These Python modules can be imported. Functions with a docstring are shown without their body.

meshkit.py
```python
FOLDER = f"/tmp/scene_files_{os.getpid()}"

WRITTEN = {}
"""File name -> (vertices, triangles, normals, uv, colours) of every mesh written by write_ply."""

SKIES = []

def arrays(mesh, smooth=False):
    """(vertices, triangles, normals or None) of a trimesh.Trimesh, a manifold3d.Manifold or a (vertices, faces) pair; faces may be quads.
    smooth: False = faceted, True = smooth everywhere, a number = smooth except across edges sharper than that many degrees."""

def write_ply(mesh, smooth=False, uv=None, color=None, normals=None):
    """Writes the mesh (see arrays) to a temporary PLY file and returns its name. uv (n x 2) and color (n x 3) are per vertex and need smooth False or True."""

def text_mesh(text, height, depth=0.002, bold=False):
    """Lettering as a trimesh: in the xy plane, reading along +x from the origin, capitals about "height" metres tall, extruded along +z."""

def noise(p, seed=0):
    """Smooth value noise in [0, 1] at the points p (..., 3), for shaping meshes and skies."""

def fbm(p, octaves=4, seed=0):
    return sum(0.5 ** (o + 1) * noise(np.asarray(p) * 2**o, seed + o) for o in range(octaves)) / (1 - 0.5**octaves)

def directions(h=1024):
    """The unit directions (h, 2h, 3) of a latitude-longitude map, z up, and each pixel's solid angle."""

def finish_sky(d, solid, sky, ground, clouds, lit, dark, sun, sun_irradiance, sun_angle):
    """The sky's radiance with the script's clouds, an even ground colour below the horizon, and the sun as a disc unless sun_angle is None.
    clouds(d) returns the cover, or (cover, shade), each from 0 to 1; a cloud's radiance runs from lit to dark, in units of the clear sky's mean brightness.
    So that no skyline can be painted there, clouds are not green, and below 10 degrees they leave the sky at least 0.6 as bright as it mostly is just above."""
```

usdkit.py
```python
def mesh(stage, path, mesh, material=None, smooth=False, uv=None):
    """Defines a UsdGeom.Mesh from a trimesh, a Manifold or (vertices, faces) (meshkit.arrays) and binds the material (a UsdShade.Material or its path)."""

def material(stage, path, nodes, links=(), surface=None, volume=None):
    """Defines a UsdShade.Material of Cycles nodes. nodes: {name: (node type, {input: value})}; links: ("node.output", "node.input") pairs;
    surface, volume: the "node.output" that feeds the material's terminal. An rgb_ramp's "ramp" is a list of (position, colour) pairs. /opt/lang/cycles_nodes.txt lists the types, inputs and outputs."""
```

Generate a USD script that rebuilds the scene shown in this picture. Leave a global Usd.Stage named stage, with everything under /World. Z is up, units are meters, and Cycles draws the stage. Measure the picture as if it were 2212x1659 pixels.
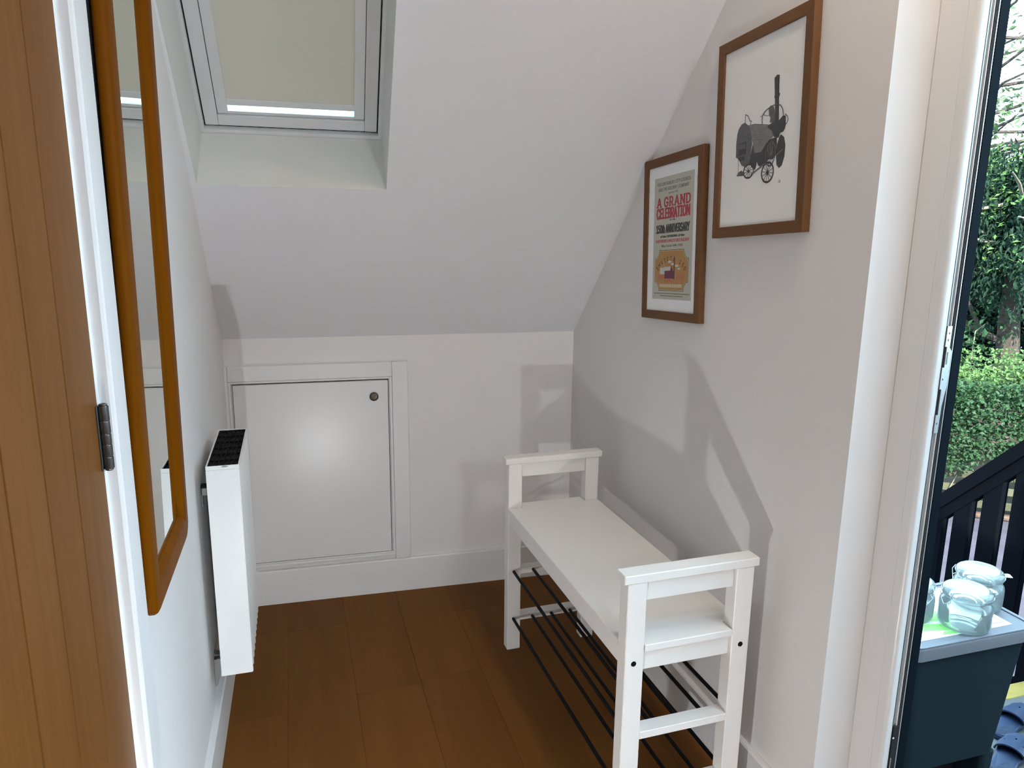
import math, random
import numpy as np
import trimesh
from shapely.geometry import Polygon, LineString, Point, box as sbox
from shapely.ops import unary_union
from pxr import Usd, UsdGeom, UsdLux, UsdShade, Gf, Sdf
import usdkit, meshkit

stage = Usd.Stage.CreateInMemory()
UsdGeom.SetStageUpAxis(stage, 'Z')
UsdGeom.SetStageMetersPerUnit(stage, 1.0)
UsdGeom.Xform.Define(stage, '/World')
rng = random.Random(7)
nrg = np.random.default_rng(7)

# ------------------------------------------------------------------ camera
F_PX, YAW, PITCH, ROLL, CAM_H = 1562.2, -0.2946, 0.2071, 0.0114, 1.3329
cam = UsdGeom.Camera.Define(stage, '/World/camera')
cy, sy = math.cos(YAW), math.sin(YAW)
fwd = np.array([-sy * math.cos(PITCH), cy * math.cos(PITCH), -math.sin(PITCH)])
rgt = np.array([cy, sy, 0.0])
up = np.cross(rgt, fwd)
rgt, up = math.cos(ROLL) * rgt + math.sin(ROLL) * up, -math.sin(ROLL) * rgt + math.cos(ROLL) * up
cam.AddTransformOp().Set(Gf.Matrix4d(*rgt, 0, *up, 0, *(-fwd), 0, 0, 0, CAM_H, 1))
cam.CreateHorizontalApertureAttr(36.0)
cam.CreateVerticalApertureAttr(27.0)
cam.CreateFocalLengthAttr(36.0 * F_PX / 2212)
cam.CreateClippingRangeAttr(Gf.Vec2f(0.02, 500))
cam.CreateExposureAttr(EXPO := 0.0)

# ------------------------------------------------------------------ sky, sun
SKY = 2.8
SUN_DIR = np.array([-0.30, -0.74, 0.62])      # towards the sun: behind the photographer, high
SUN_DIR = SUN_DIR / np.linalg.norm(SUN_DIR)
dome = UsdLux.DomeLight.Define(stage, '/World/sky')
dome.CreateIntensityAttr(SKY)
dome.CreateColorAttr(Gf.Vec3f(0.53, 0.80, 1.0))
sun = UsdLux.DistantLight.Define(stage, '/World/sun')
sun.CreateIntensityAttr(6.5)
sun.CreateNormalizeAttr(True)
sun.CreateAngleAttr(0.6)
sun.CreateColorAttr(Gf.Vec3f(1.0, 0.97, 0.92))
zax = SUN_DIR
xax = np.cross([0, 0, 1.0], zax); xax /= np.linalg.norm(xax)
yax = np.cross(zax, xax)
sun.AddTransformOp().Set(Gf.Matrix4d(*xax, 0, *yax, 0, *zax, 0, 0, 0, 10, 1))
LAMP = 82.0                                    # strength of the added pendant that fills the room
FLOOR_LAMP = 1700.0                             # added light in place of a sun glint by the photographer's feet

# ------------------------------------------------------------------ helpers
counts = {}


def numbered(parent, name):
    k = (parent, name)
    n = counts.get(k, 0)
    counts[k] = n + 1
    return name if n == 0 else f'{name}_{n:03d}'


def path_of(parent):
    if parent is None:
        return '/World'
    return str(parent.GetPath())


def tag(p, label=None, cat=None, group=None, kind=None):
    p = p.GetPrim() if hasattr(p, 'GetPrim') else p
    for k, v in (('label', label), ('category', cat), ('group', group), ('kind', kind)):
        if v:
            p.SetCustomDataByKey(k, v)
    return p


def thing(name, label, cat, loc=(0, 0, 0), rotz=0.0, rot=None, group=None, kind=None, parent=None):
    pp = path_of(parent)
    x = UsdGeom.Xform.Define(stage, f'{pp}/{numbered(pp, name)}')
    x.AddTranslateOp().Set(Gf.Vec3d(*map(float, loc)))
    x.AddRotateXYZOp().Set(Gf.Vec3f(*(rot or (0, 0, math.degrees(rotz)))))
    return tag(x, label, cat, group, kind)


def obj(name, mesh, mat, parent=None, smooth=False, label=None, cat=None, group=None, kind=None):
    pp = path_of(parent)
    if isinstance(mesh, (list,)):
        mesh = cat_(mesh)
    m = usdkit.mesh(stage, f'{pp}/{numbered(pp, name)}', mesh, MATS[mat], smooth=smooth)
    return tag(m, label, cat, group, kind)


def dup(src, loc, rotz=0.0, label=None, rot=None):
    was = src.GetCustomData()
    name = src.GetName()
    while name[-4:-3] == '_' and name[-3:].isdigit():
        name = name[:-4]
    t = thing(name, label or was['label'], was['category'], loc, rotz, rot, was.get('group'))
    t.GetReferences().AddInternalReference(src.GetPath())
    t.SetInstanceable(True)
    return t


def cat_(ms):
    return trimesh.util.concatenate([m for m in ms if m is not None])


def bx(x0, x1, y0, y1, z0, z1, c=0.0):
    """box, its edges chamfered by c"""
    lo = np.array([min(x0, x1), min(y0, y1), min(z0, z1)]); hi = np.array([max(x0, x1), max(y0, y1), max(z0, z1)])
    if c <= 0:
        return trimesh.creation.box(bounds=[lo, hi])
    c = min(c, *(0.45 * (hi - lo)))
    pts = []
    for sx in (0, 1):
        for sy_ in (0, 1):
            for sz in (0, 1):
                s = np.array([sx, sy_, sz])
                p = np.where(s, hi, lo); d = np.where(s, -c, c)
                for k in range(3):
                    q = p + d; q[k] = p[k]
                    pts.append(q)
    return trimesh.Trimesh(*hull_(pts), process=False)


def hull_(pts):
    h = trimesh.convex.convex_hull(np.array(pts))
    return np.array(h.vertices), np.array(h.faces)


def tube(a, b, r, n=12):
    return trimesh.creation.cylinder(radius=r, segment=[np.asarray(a, float), np.asarray(b, float)], sections=n)


def pipe(points, r, n=8):
    ms = [tube(points[i], points[i + 1], r, n) for i in range(len(points) - 1)]
    ms += [trimesh.creation.icosphere(1, r).apply_translation(p) for p in points[1:-1]]
    return cat_(ms)


def extr(poly, h):
    """extrude a shapely polygon along +z"""
    gs = [g for g in getattr(poly, 'geoms', [poly]) if g.area > 1e-12]
    return cat_([trimesh.creation.extrude_polygon(g, h, engine='earcut') for g in gs])


def lathe(profile, n=40):
    return trimesh.creation.revolve(np.array(profile, float), sections=n)


def xf(m, M):
    m = m.copy(); m.apply_transform(M); return m


def basis(o, ex, ey, ez):
    M = np.eye(4); M[:3, 0], M[:3, 1], M[:3, 2], M[:3, 3] = ex, ey, ez, o
    return M


def prism(profile, a, b):
    """prism of a profile (list of 2-vectors mapped already to 3-D at both ends): a, b lists of 3-D points"""
    n = len(a)
    v = np.array(list(a) + list(b), float)
    f = []
    for i in range(n):
        j = (i + 1) % n
        f += [[i, j, n + j], [i, n + j, n + i]]
    poly = Polygon(profile)
    tv, tf = trimesh.creation.triangulate_polygon(poly, engine='earcut')
    # map triangulation vertices to profile indices
    idx = [int(np.argmin(((np.array(profile) - q) ** 2).sum(1))) for q in tv]
    for t in tf:
        f.append([idx[t[0]], idx[t[1]], idx[t[2]]]); f.append([n + idx[t[2]], n + idx[t[1]], n + idx[t[0]]])
    m = trimesh.Trimesh(v, f, process=False)
    trimesh.repair.fix_normals(m)
    return m


def frame_members(w, h, profile, R=0.0, seg=6):
    """four mitred members (bottom, right, top, left) of a frame w x h in the xy plane, centred; profile: (inset from the outer edge, height along z) loop.
    With R the outer corners are rounded and each member ends at the middle of a corner."""
    out = []
    hw, hh = w / 2, h / 2
    corners = [(-1, -1), (1, -1), (1, 1), (-1, 1)]

    def corner_pts(k, d):
        sx, sy_ = corners[k]
        r = max(R - d, 1e-5)
        cx, cyy = sx * (hw - d - r), sy_ * (hh - d - r)
        a0 = {(-1, -1): 180, (1, -1): 270, (1, 1): 0, (-1, 1): 90}[(sx, sy_)]
        n = seg if R > 0 else 2
        return [(cx + r * math.cos(math.radians(a0 + 90 * i / n)), cyy + r * math.sin(math.radians(a0 + 90 * i / n))) for i in range(n + 1)]
    n = seg if R > 0 else 2
    for k in range(4):
        k2 = (k + 1) % 4
        rings = []
        cols = []
        for d, z in profile:
            p = corner_pts(k, d)[n // 2:] + corner_pts(k2, d)[:n // 2 + 1]
            cols.append([(x, y, z) for x, y in p])
        m = len(cols[0]); npf = len(profile)
        v = np.array([cols[j][i] for i in range(m) for j in range(npf)])
        f = []
        for i in range(m - 1):
            for j in range(npf):
                j2 = (j + 1) % npf
                a, b, c, dd = i * npf + j, i * npf + j2, (i + 1) * npf + j2, (i + 1) * npf + j
                f += [[a, b, c], [a, c, dd]]
        tv, tf = trimesh.creation.triangulate_polygon(Polygon(profile), engine='earcut')
        idx = [int(np.argmin(((np.array(profile) - q) ** 2).sum(1))) for q in tv]
        for t in tf:
            f.append([idx[t[0]], idx[t[1]], idx[t[2]]])
            o = (m - 1) * npf
            f.append([o + idx[t[2]], o + idx[t[1]], o + idx[t[0]]])
        mm = trimesh.Trimesh(v, f, process=False)
        trimesh.repair.fix_normals(mm)
        out.append(mm)
    return out


def rrect(w, d, r, n=6):
    return sbox(-w / 2 + r, -d / 2 + r, w / 2 - r, d / 2 - r).buffer(r, n)


# ------------------------------------------------------------------ materials
MATS = {}
UsdGeom.Scope.Define(stage, '/World/Looks')


def mat(name, nodes, links, surface):
    MATS[name] = usdkit.material(stage, f'/World/Looks/{name}', nodes, links, surface=surface)


def plain(name, col, rough=0.5, metal=0.0, spec=0.5, bump=None, var=0.0, vscale=6.0, coat=0.0, emit=None, trans=0.0, coat_rough=0.05):
    """one colour, slight mottling (var) and a fine relief (bump = (scale, strength, distance))"""
    p = {'roughness': rough, 'metallic': metal, 'specular_ior_level': spec, 'coat_weight': coat, 'coat_roughness': coat_rough}
    nodes = {'p': ('principled_bsdf', p)}
    links = []
    if emit:
        p['emission_color'] = col; p['emission_strength'] = emit
    if var > 0:
        nodes['tc'] = ('texture_coordinate', {})
        nodes['n'] = ('noise_texture', {'scale': vscale, 'detail': 4.0})
        c = np.array(col)
        nodes['r'] = ('rgb_ramp', {'ramp': [(0.25, tuple(c * (1 - var))), (0.75, tuple(np.minimum(c * (1 + var), 1)))]})
        links += [('tc.object', 'n.vector'), ('n.fac', 'r.fac'), ('r.color', 'p.base_color')]
    else:
        p['base_color'] = col
    if bump:
        nodes['tcb'] = ('texture_coordinate', {})
        nodes['nb'] = ('noise_texture', {'scale': bump[0], 'detail': 3.0})
        nodes['b'] = ('bump', {'strength': bump[1], 'distance': bump[2]})
        links += [('tcb.object', 'nb.vector'), ('nb.fac', 'b.height'), ('b.normal', 'p.normal')]
    if trans:
        nodes['t'] = ('translucent_bsdf', {'color': col})
        nodes['m'] = ('mix_closure', {'fac': trans})
        links += [('p.BSDF', 'm.closure1'), ('t.BSDF', 'm.closure2')]
        return mat(name, nodes, links, 'm.closure')
    mat(name, nodes, links, 'p.BSDF')


def wood(name, dark, light, scale=(60, 60, 3), rough=0.4, coat=0.0, rnd=0.25, bands=3.0, bump=0.15, spec=0.5, big=0.35):
    """streaky grain: noise stretched along the grain, a slower figure over it, each piece a little lighter or darker than the next"""
    d, l = np.array(dark), np.array(light)
    nodes = {
        'tc': ('texture_coordinate', {}),
        'oi': ('object_info', {}),
        'off': ('vector_math', {'math_type': 'multiply', 'vector2': (7.3, 11.1, 5.7)}),
        'add': ('vector_math', {'math_type': 'add'}),
        'mp': ('mapping', {'mapping_type': 'point', 'scale': scale}),
        'mp2': ('mapping', {'mapping_type': 'point', 'scale': tuple(np.array(scale) * 0.13)}),
        'n': ('noise_texture', {'scale': 1.0, 'detail': 6.0, 'roughness': 0.65, 'distortion': 0.4}),
        'n2': ('noise_texture', {'scale': 1.0, 'detail': 3.0, 'distortion': bands * 0.3}),
        'mx': ('mix_float', {'fac': big}),
        'r': ('rgb_ramp', {'ramp': [(0.28, tuple(d)), (0.72, tuple(l))]}),
        'hv': ('hsv', {}),
        'mr': ('map_range', {'from_min': 0.0, 'from_max': 1.0, 'to_min': 1 - rnd, 'to_max': 1 + rnd}),
        'b': ('bump', {'strength': bump, 'distance': 0.001}),
        'p': ('principled_bsdf', {'roughness': rough, 'coat_weight': coat, 'coat_roughness': 0.12, 'specular_ior_level': spec}),
    }
    links = [('oi.random', 'off.vector1'), ('tc.object', 'add.vector1'), ('off.vector', 'add.vector2'), ('add.vector', 'mp.vector'), ('add.vector', 'mp2.vector'),
             ('mp.vector', 'n.vector'), ('mp2.vector', 'n2.vector'), ('n.fac', 'mx.a'), ('n2.fac', 'mx.b'), ('mx.result', 'r.fac'), ('r.color', 'hv.color'),
             ('oi.random', 'mr.value'), ('mr.result', 'hv.value'), ('hv.color', 'p.base_color'), ('n.fac', 'b.height'), ('b.normal', 'p.normal')]
    mat(name, nodes, links, 'p.BSDF')


plain('wall_paint', (0.79, 0.775, 0.765), 0.75, bump=(260, 0.10, 0.0008), spec=0.3)
plain('wall_paint_warm', (0.745, 0.722, 0.705), 0.75, bump=(260, 0.10, 0.0008), spec=0.3)  # same paint as the other walls, its dimmer warm light put into the colour
plain('reveal_paint', (0.69, 0.69, 0.655), 0.7, bump=(260, 0.10, 0.0008), spec=0.3)  # ceiling paint darkened to offset the lamplight on the sill
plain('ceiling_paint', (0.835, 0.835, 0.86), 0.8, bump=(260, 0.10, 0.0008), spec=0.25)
plain('gloss_white', (0.79, 0.79, 0.79), 0.28, bump=(18, 0.05, 0.002), spec=0.5)
plain('satin_white', (0.80, 0.80, 0.80), 0.35, spec=0.5)
plain('gap_black', (0.008, 0.008, 0.009), 0.8)
plain('radiator_white', (0.86, 0.87, 0.86), 0.25, spec=0.5)
plain('grille_black', (0.010, 0.010, 0.011), 0.8, spec=0.1)
plain('bracket_grey', (0.32, 0.33, 0.33), 0.45, metal=0.3)
plain('bench_white', (0.84, 0.82, 0.79), 0.38, bump=(90, 0.03, 0.001), spec=0.5)
plain('tube_black', (0.004, 0.004, 0.005), 0.5, spec=0.15)
plain('upvc', (0.70, 0.695, 0.68), 0.3, spec=0.5)
plain('gasket', (0.015, 0.015, 0.016), 0.7)
plain('brush_pile', (0.02, 0.021, 0.025), 0.95, bump=(900, 0.9, 0.002))
plain('zinc', (0.62, 0.66, 0.66), 0.38, metal=0.75)
plain('channel_grey', (0.42, 0.43, 0.44), 0.35, metal=0.5)
plain('frame_black', (0.004, 0.009, 0.014), 0.7, bump=(300, 0.1, 0.001), spec=0.05)
plain('steel_dark', (0.16, 0.155, 0.15), 0.3, metal=0.95)
plain('steel_lock', (0.13, 0.115, 0.10), 0.25, metal=1.0)
plain('mat_board', (0.92, 0.92, 0.92), 0.9, spec=0.2)
plain('art_paper', (0.90, 0.89, 0.865), 0.9, spec=0.2, var=0.02)
plain('poster_paper', (0.53, 0.53, 0.45), 0.85, spec=0.2, var=0.03)
plain('ink_red', (0.42, 0.02, 0.045), 0.7)
plain('ink_faded_red', (0.52, 0.11, 0.12), 0.7)
plain('ink_black', (0.03, 0.034, 0.032), 0.7)
plain('ink_grey', (0.12, 0.13, 0.11), 0.7)
plain('ink_ochre', (0.47, 0.24, 0.06), 0.7)
plain('ink_cream', (0.62, 0.54, 0.36), 0.7)
plain('ink_white', (0.62, 0.62, 0.58), 0.7)
plain('ink_maroon', (0.15, 0.012, 0.06), 0.7)
plain('ink_brown', (0.10, 0.045, 0.02), 0.7)
plain('pencil_dark', (0.040, 0.041, 0.045), 0.8, var=0.25, vscale=160)
plain('pencil_mid', (0.105, 0.107, 0.112), 0.8, var=0.25, vscale=120)
plain('pencil_light', (0.20, 0.20, 0.20), 0.8, var=0.22, vscale=90)
plain('blind_fabric', (0.70, 0.685, 0.60), 0.9, bump=(700, 0.1, 0.0006), spec=0.1)
plain('window_paint', (0.72, 0.73, 0.735), 0.4)
plain('bin_grey', (0.018, 0.031, 0.038), 0.8, spec=0.03, bump=(400, 0.12, 0.0006))
plain('lid_grey', (0.175, 0.185, 0.205), 0.6, spec=0.25, bump=(400, 0.1, 0.0006))
plain('paper_white', (0.88, 0.88, 0.86), 0.8, spec=0.2)
plain('paper_green', (0.33, 0.80, 0.22), 0.8, spec=0.2)
plain('sandal_blue', (0.019, 0.036, 0.085), 0.5, bump=(60, 0.2, 0.002))
plain('sandal_dark', (0.02, 0.03, 0.06), 0.6)
plain('sandal_footbed', (0.020, 0.036, 0.075), 0.6)
mat('rail_black', {'d': ('diffuse_bsdf', {'color': (0.003, 0.0035, 0.005)})}, [], 'd.BSDF')
plain('landing_grey', (0.125, 0.135, 0.135), 0.85, var=0.12, vscale=20, bump=(200, 0.3, 0.002))
plain('nosing_yellow', (0.40, 0.30, 0.075), 0.8, var=0.12, vscale=30, bump=(250, 0.4, 0.002))
plain("tarmac", (0.048, 0.043, 0.053), 0.9, spec=0.1, var=0.2, vscale=5, bump=(120, 0.5, 0.004))
plain('kerb_brown', (0.060, 0.040, 0.030), 0.95, spec=0.05, var=0.5, vscale=9, bump=(40, 0.6, 0.02))
plain('soil', (0.030, 0.025, 0.018), 0.95, spec=0.05, var=0.4, vscale=3)
plain('bark', (0.050, 0.040, 0.033), 0.9, spec=0.1, var=0.35, vscale=14, bump=(30, 0.8, 0.02))
plain('twig_pale', (0.15, 0.13, 0.095), 0.85, spec=0.1, var=0.2)
plain('brick_outside', (0.35, 0.2, 0.14), 0.9, var=0.3, vscale=12)
plain("lamp_white", (0.90, 0.95, 1.0), 0.5, emit=LAMP)
SPOT = 380.0                                   # the two recessed ceiling spots
plain('spot_glow', (1.0, 0.83, 0.63), 0.5, emit=SPOT)
plain('floor_glow', (0.93, 0.97, 1.0), 0.5, emit=FLOOR_LAMP)
plain('lamp_body', (0.8, 0.8, 0.8), 0.4)
wood('oak_door', (0.135, 0.052, 0.0115), (0.195, 0.080, 0.020), (55, 55, 2.2), 0.42, coat=0.0, rnd=0.05, spec=0.06)
wood('mirror_wood', (0.115, 0.033, 0.0004), (0.185, 0.058, 0.0008), (70, 70, 3), 0.45, coat=0.0, rnd=0.05, spec=0.03)
wood('picture_wood', (0.120, 0.054, 0.021), (0.185, 0.089, 0.038), (120, 14, 120), 0.55, rnd=0.08, spec=0.2)
wood('picture_wood_up', (0.120, 0.054, 0.021), (0.185, 0.089, 0.038), (120, 120, 14), 0.55, rnd=0.08, spec=0.2)
wood('floor_oak', (0.118, 0.042, 0.008), (0.185, 0.074, 0.015), (22, 1.6, 22), 0.55, rnd=0.05, bands=6, bump=0.08, big=0.55, spec=0.12)
wood('fence_wood', (0.034, 0.034, 0.021), (0.070, 0.068, 0.042), (6, 6, 40), 0.9, rnd=0.2, spec=0.05)

mat('mirror_glass', {'p': ('principled_bsdf', {'base_color': (0.80, 0.855, 0.83), 'metallic': 1.0, 'roughness': 0.004})}, [], 'p.BSDF')
for nm, k_, tint in (('pane', 0.5, (0.97, 0.985, 0.98)), ('picture_glass', 0.10, (0.99, 0.99, 0.99))):
    mat(nm, {'t': ('transparent_bsdf', {'color': tint}), 'g': ('glossy_bsdf', {'color': (1, 1, 1), 'roughness': 0.02}), 'f': ('layer_weight', {'blend': 0.5}),
             'pw': ('math', {'math_type': 'power', 'value2': 4.0}), 'ml': ('math', {'math_type': 'multiply_add', 'value2': k_, 'value3': 0.02}), 'm': ('mix_closure', {})},
        [('f.facing', 'pw.value1'), ('pw.value', 'ml.value1'), ('ml.value', 'm.fac'), ('t.BSDF', 'm.closure1'), ('g.BSDF', 'm.closure2')], 'm.closure')
mat('jar_glass', {'t': ('transparent_bsdf', {'color': (0.965, 0.995, 0.99)}), 'g': ('glossy_bsdf', {'color': (1, 1, 1), 'roughness': 0.03}), 'lw': ('layer_weight', {'blend': 0.34}),
                  'd': ('diffuse_bsdf', {'color': (0.86, 0.95, 0.95)}), 'm': ('mix_closure', {}), 'm2': ('mix_closure', {'fac': 0.085})},
    [('lw.fresnel', 'm.fac'), ('t.BSDF', 'm.closure1'), ('g.BSDF', 'm.closure2'), ('m.closure', 'm2.closure1'), ('d.BSDF', 'm2.closure2')], 'm2.closure')


def leaf_mat(name, a, b, tr=0.35, rough=0.45):
    mat(name, {'g': ('geometry', {}), 'r': ('rgb_ramp', {'ramp': [(0.0, a), (1.0, b)]}),
               'p': ('principled_bsdf', {'roughness': rough, 'specular_ior_level': 0.2}), 't': ('translucent_bsdf', {}), 'm': ('mix_closure', {'fac': tr})},
        [('g.random_per_island', 'r.fac'), ('r.color', 'p.base_color'), ('r.color', 't.color'), ('p.BSDF', 'm.closure1'), ('t.BSDF', 'm.closure2')], 'm.closure')


leaf_mat('ivy_leaf', (0.020, 0.050, 0.018), (0.50, 0.60, 0.24), 0.3, 0.55)
leaf_mat('hedge_leaf', (0.06, 0.11, 0.03), (0.52, 0.60, 0.19), 0.3)
leaf_mat('yew_leaf', (0.006, 0.020, 0.010), (0.032, 0.072, 0.027), 0.15, 0.8)
leaf_mat('yew_tip', (0.06, 0.12, 0.03), (0.20, 0.28, 0.07), 0.3)
leaf_mat('far_leaf', (0.05, 0.085, 0.035), (0.22, 0.27, 0.08), 0.25)

# ------------------------------------------------------------------ the room's planes (metres)
XR = 1.0025                       # right wall
YB, EB = 2.5567, -0.0421          # back (knee) wall: y = YB + EB x
ZK = 0.9715                       # where the 45 degree ceiling starts
XL, EL = -0.2524, 0.0116          # left wall: x = XL + EL (y - 1)
ZC = 2.35                         # flat ceiling
HB = 0.130                        # skirting height
nb = math.hypot(1, EB)
E1 = np.array([1, EB, 0]) / nb    # along the back wall
EN = np.array([-EB, 1, 0]) / nb   # out through the back wall
E2 = np.array([EB, -1, 1.0]); E2 = np.array([EN[0] * -1, EN[1] * -1, 1.0]) / math.sqrt(2)   # up the slope
N3 = np.array([EN[0], EN[1], 1.0]) / math.sqrt(2)       # out through the roof
OB = np.array([0, YB, 0.0])
OS = np.array([0, YB, ZK])
lw = np.array([EL, 1, 0]) / math.hypot(EL, 1)           # along the left wall
ln = np.array([lw[1], -lw[0], 0])                      # into the room
OL = np.array([XL - EL, 0.0, 0.0])
M_BACK = basis(OB, E1, EN, np.array([0, 0, 1.0]))       # (along, out, up)
M_SLOPE = basis(OS, E1, E2, N3)                         # (along, up the slope, out)
M_LEFT = basis(OL, ln, lw, np.array([0, 0, 1.0]))       # (into the room, along, up)


def xl(y):
    return XL + EL * (y - 1)


def plate(outer, holes, t, M, z0=0.0):
    """a slab: 2-D outline with holes extruded by t and placed by M"""
    poly = Polygon(outer, holes)
    m = extr(poly, t); m.apply_translation([0, 0, z0])
    return xf(m, M)


def rect(x0, x1, y0, y1):
    return [(x0, y0), (x1, y0), (x1, y1), (x0, y1)]


ST = 'structure'
# floor: oak boards laid towards the back wall, hall included
fl = thing('floor', 'brown oak effect floor boards running towards the back wall', 'floor', kind=ST)
BW_ = 0.192
kk = 0
for i in range(-9, 6):
    x0 = -0.07 + i * BW_
    y = -3.3 + rng.uniform(0, 1.1)
    ys = [-3.3]
    while y < 2.62:
        ys.append(y); y += 1.29
    ys.append(2.62)
    for y0, y1 in zip(ys[:-1], ys[1:]):
        if x0 + BW_ < -0.42 and y1 > 0.25:
            y1 = 0.12
        if y1 - y0 < 0.05:
            continue
        x1 = min(x0 + BW_, 1.12)
        obj('plank', bx(x0 + 0.0001, x1 - 0.0001, y0 + 0.0001, y1 - 0.0001, -0.018, 0.0, 0.0007), 'floor_oak', fl)
obj('subfloor', bx(-1.95, 1.17, -3.4, 2.7, -0.12, -0.018), 'soil', fl, label='dark underside below the boards')

# back knee wall with the eaves hatch opening
HX0, HX1, HZ0, HZ1 = -0.213, 0.311, 0.163, 0.817
M_BV = M_BACK @ basis([0, 0, 0], np.array([1.0, 0, 0]), np.array([0, 0, 1.0]), np.array([0, -1.0, 0]))  # (along, up, towards room)
wb = plate(rect(-0.5, 1.25, -0.1, ZK + 0.012), [rect(HX0, HX1, HZ0, HZ1)], -0.10 + 0.0, M_BV) if False else None
poly = Polygon(rect(-0.5, 1.25, -0.1, ZK + 0.006), [rect(HX0, HX1, HZ0, HZ1)])
m = extr(poly, 0.10); m.apply_translation([0, 0, -0.10])
obj('wall_back', xf(m, M_BV), 'wall_paint', label='low white knee wall under the sloping ceiling', cat='wall', kind=ST)

# sloping ceiling with the roof window opening, then the flat ceiling
SKX0, SKX1, SKS0, SKS1 = -0.205, 0.281, 0.667, 1.66
S_TOP = (ZC - ZK) * math.sqrt(2)
ce = thing('ceiling', 'white sloping ceiling falling to the knee wall', 'ceiling', kind=ST)
poly = Polygon(rect(-0.6, 1.3, -0.12, S_TOP + 0.12), [rect(SKX0, SKX1, SKS0, SKS1)])
obj('slope', xf(extr(poly, 0.012), M_SLOPE), 'ceiling_paint', ce)
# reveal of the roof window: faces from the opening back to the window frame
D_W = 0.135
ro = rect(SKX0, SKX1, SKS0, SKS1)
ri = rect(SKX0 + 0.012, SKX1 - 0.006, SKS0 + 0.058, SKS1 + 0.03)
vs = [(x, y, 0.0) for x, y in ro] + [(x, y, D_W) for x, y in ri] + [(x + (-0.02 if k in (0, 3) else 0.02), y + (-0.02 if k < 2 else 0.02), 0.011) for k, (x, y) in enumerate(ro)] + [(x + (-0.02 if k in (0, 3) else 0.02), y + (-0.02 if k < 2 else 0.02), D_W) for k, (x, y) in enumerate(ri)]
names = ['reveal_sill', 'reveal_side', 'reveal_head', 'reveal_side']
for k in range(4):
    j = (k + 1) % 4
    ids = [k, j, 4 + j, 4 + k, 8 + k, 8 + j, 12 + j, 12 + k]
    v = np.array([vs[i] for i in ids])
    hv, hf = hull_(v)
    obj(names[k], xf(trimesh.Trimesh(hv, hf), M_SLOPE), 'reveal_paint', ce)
poly = Polygon(rect(-1.95, 1.2, -3.4, YB - (ZC - ZK) + 0.14))
m = extr(poly, 0.05); m.apply_translation([0, 0, ZC])
obj('flat_ceiling', m, 'ceiling_paint', ce)
# roof above, so that only the openings let daylight in
RS = 0.115
rf = Polygon(rect(-0.8, 1.45, -0.5, S_TOP + 0.6), [rect(SKX0 - 0.03, SKX1 + 0.03, SKS0 + 0.02, SKS1 + 0.08)])
obj('roof_slope', xf(extr(rf, 0.03), M_SLOPE @ basis([0, 0, RS + 0.005], np.array([1., 0, 0]), np.array([0, 1., 0]), np.array([0, 0, 1.]))), 'soil', ce, label='roof boarding above the plaster')

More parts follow.
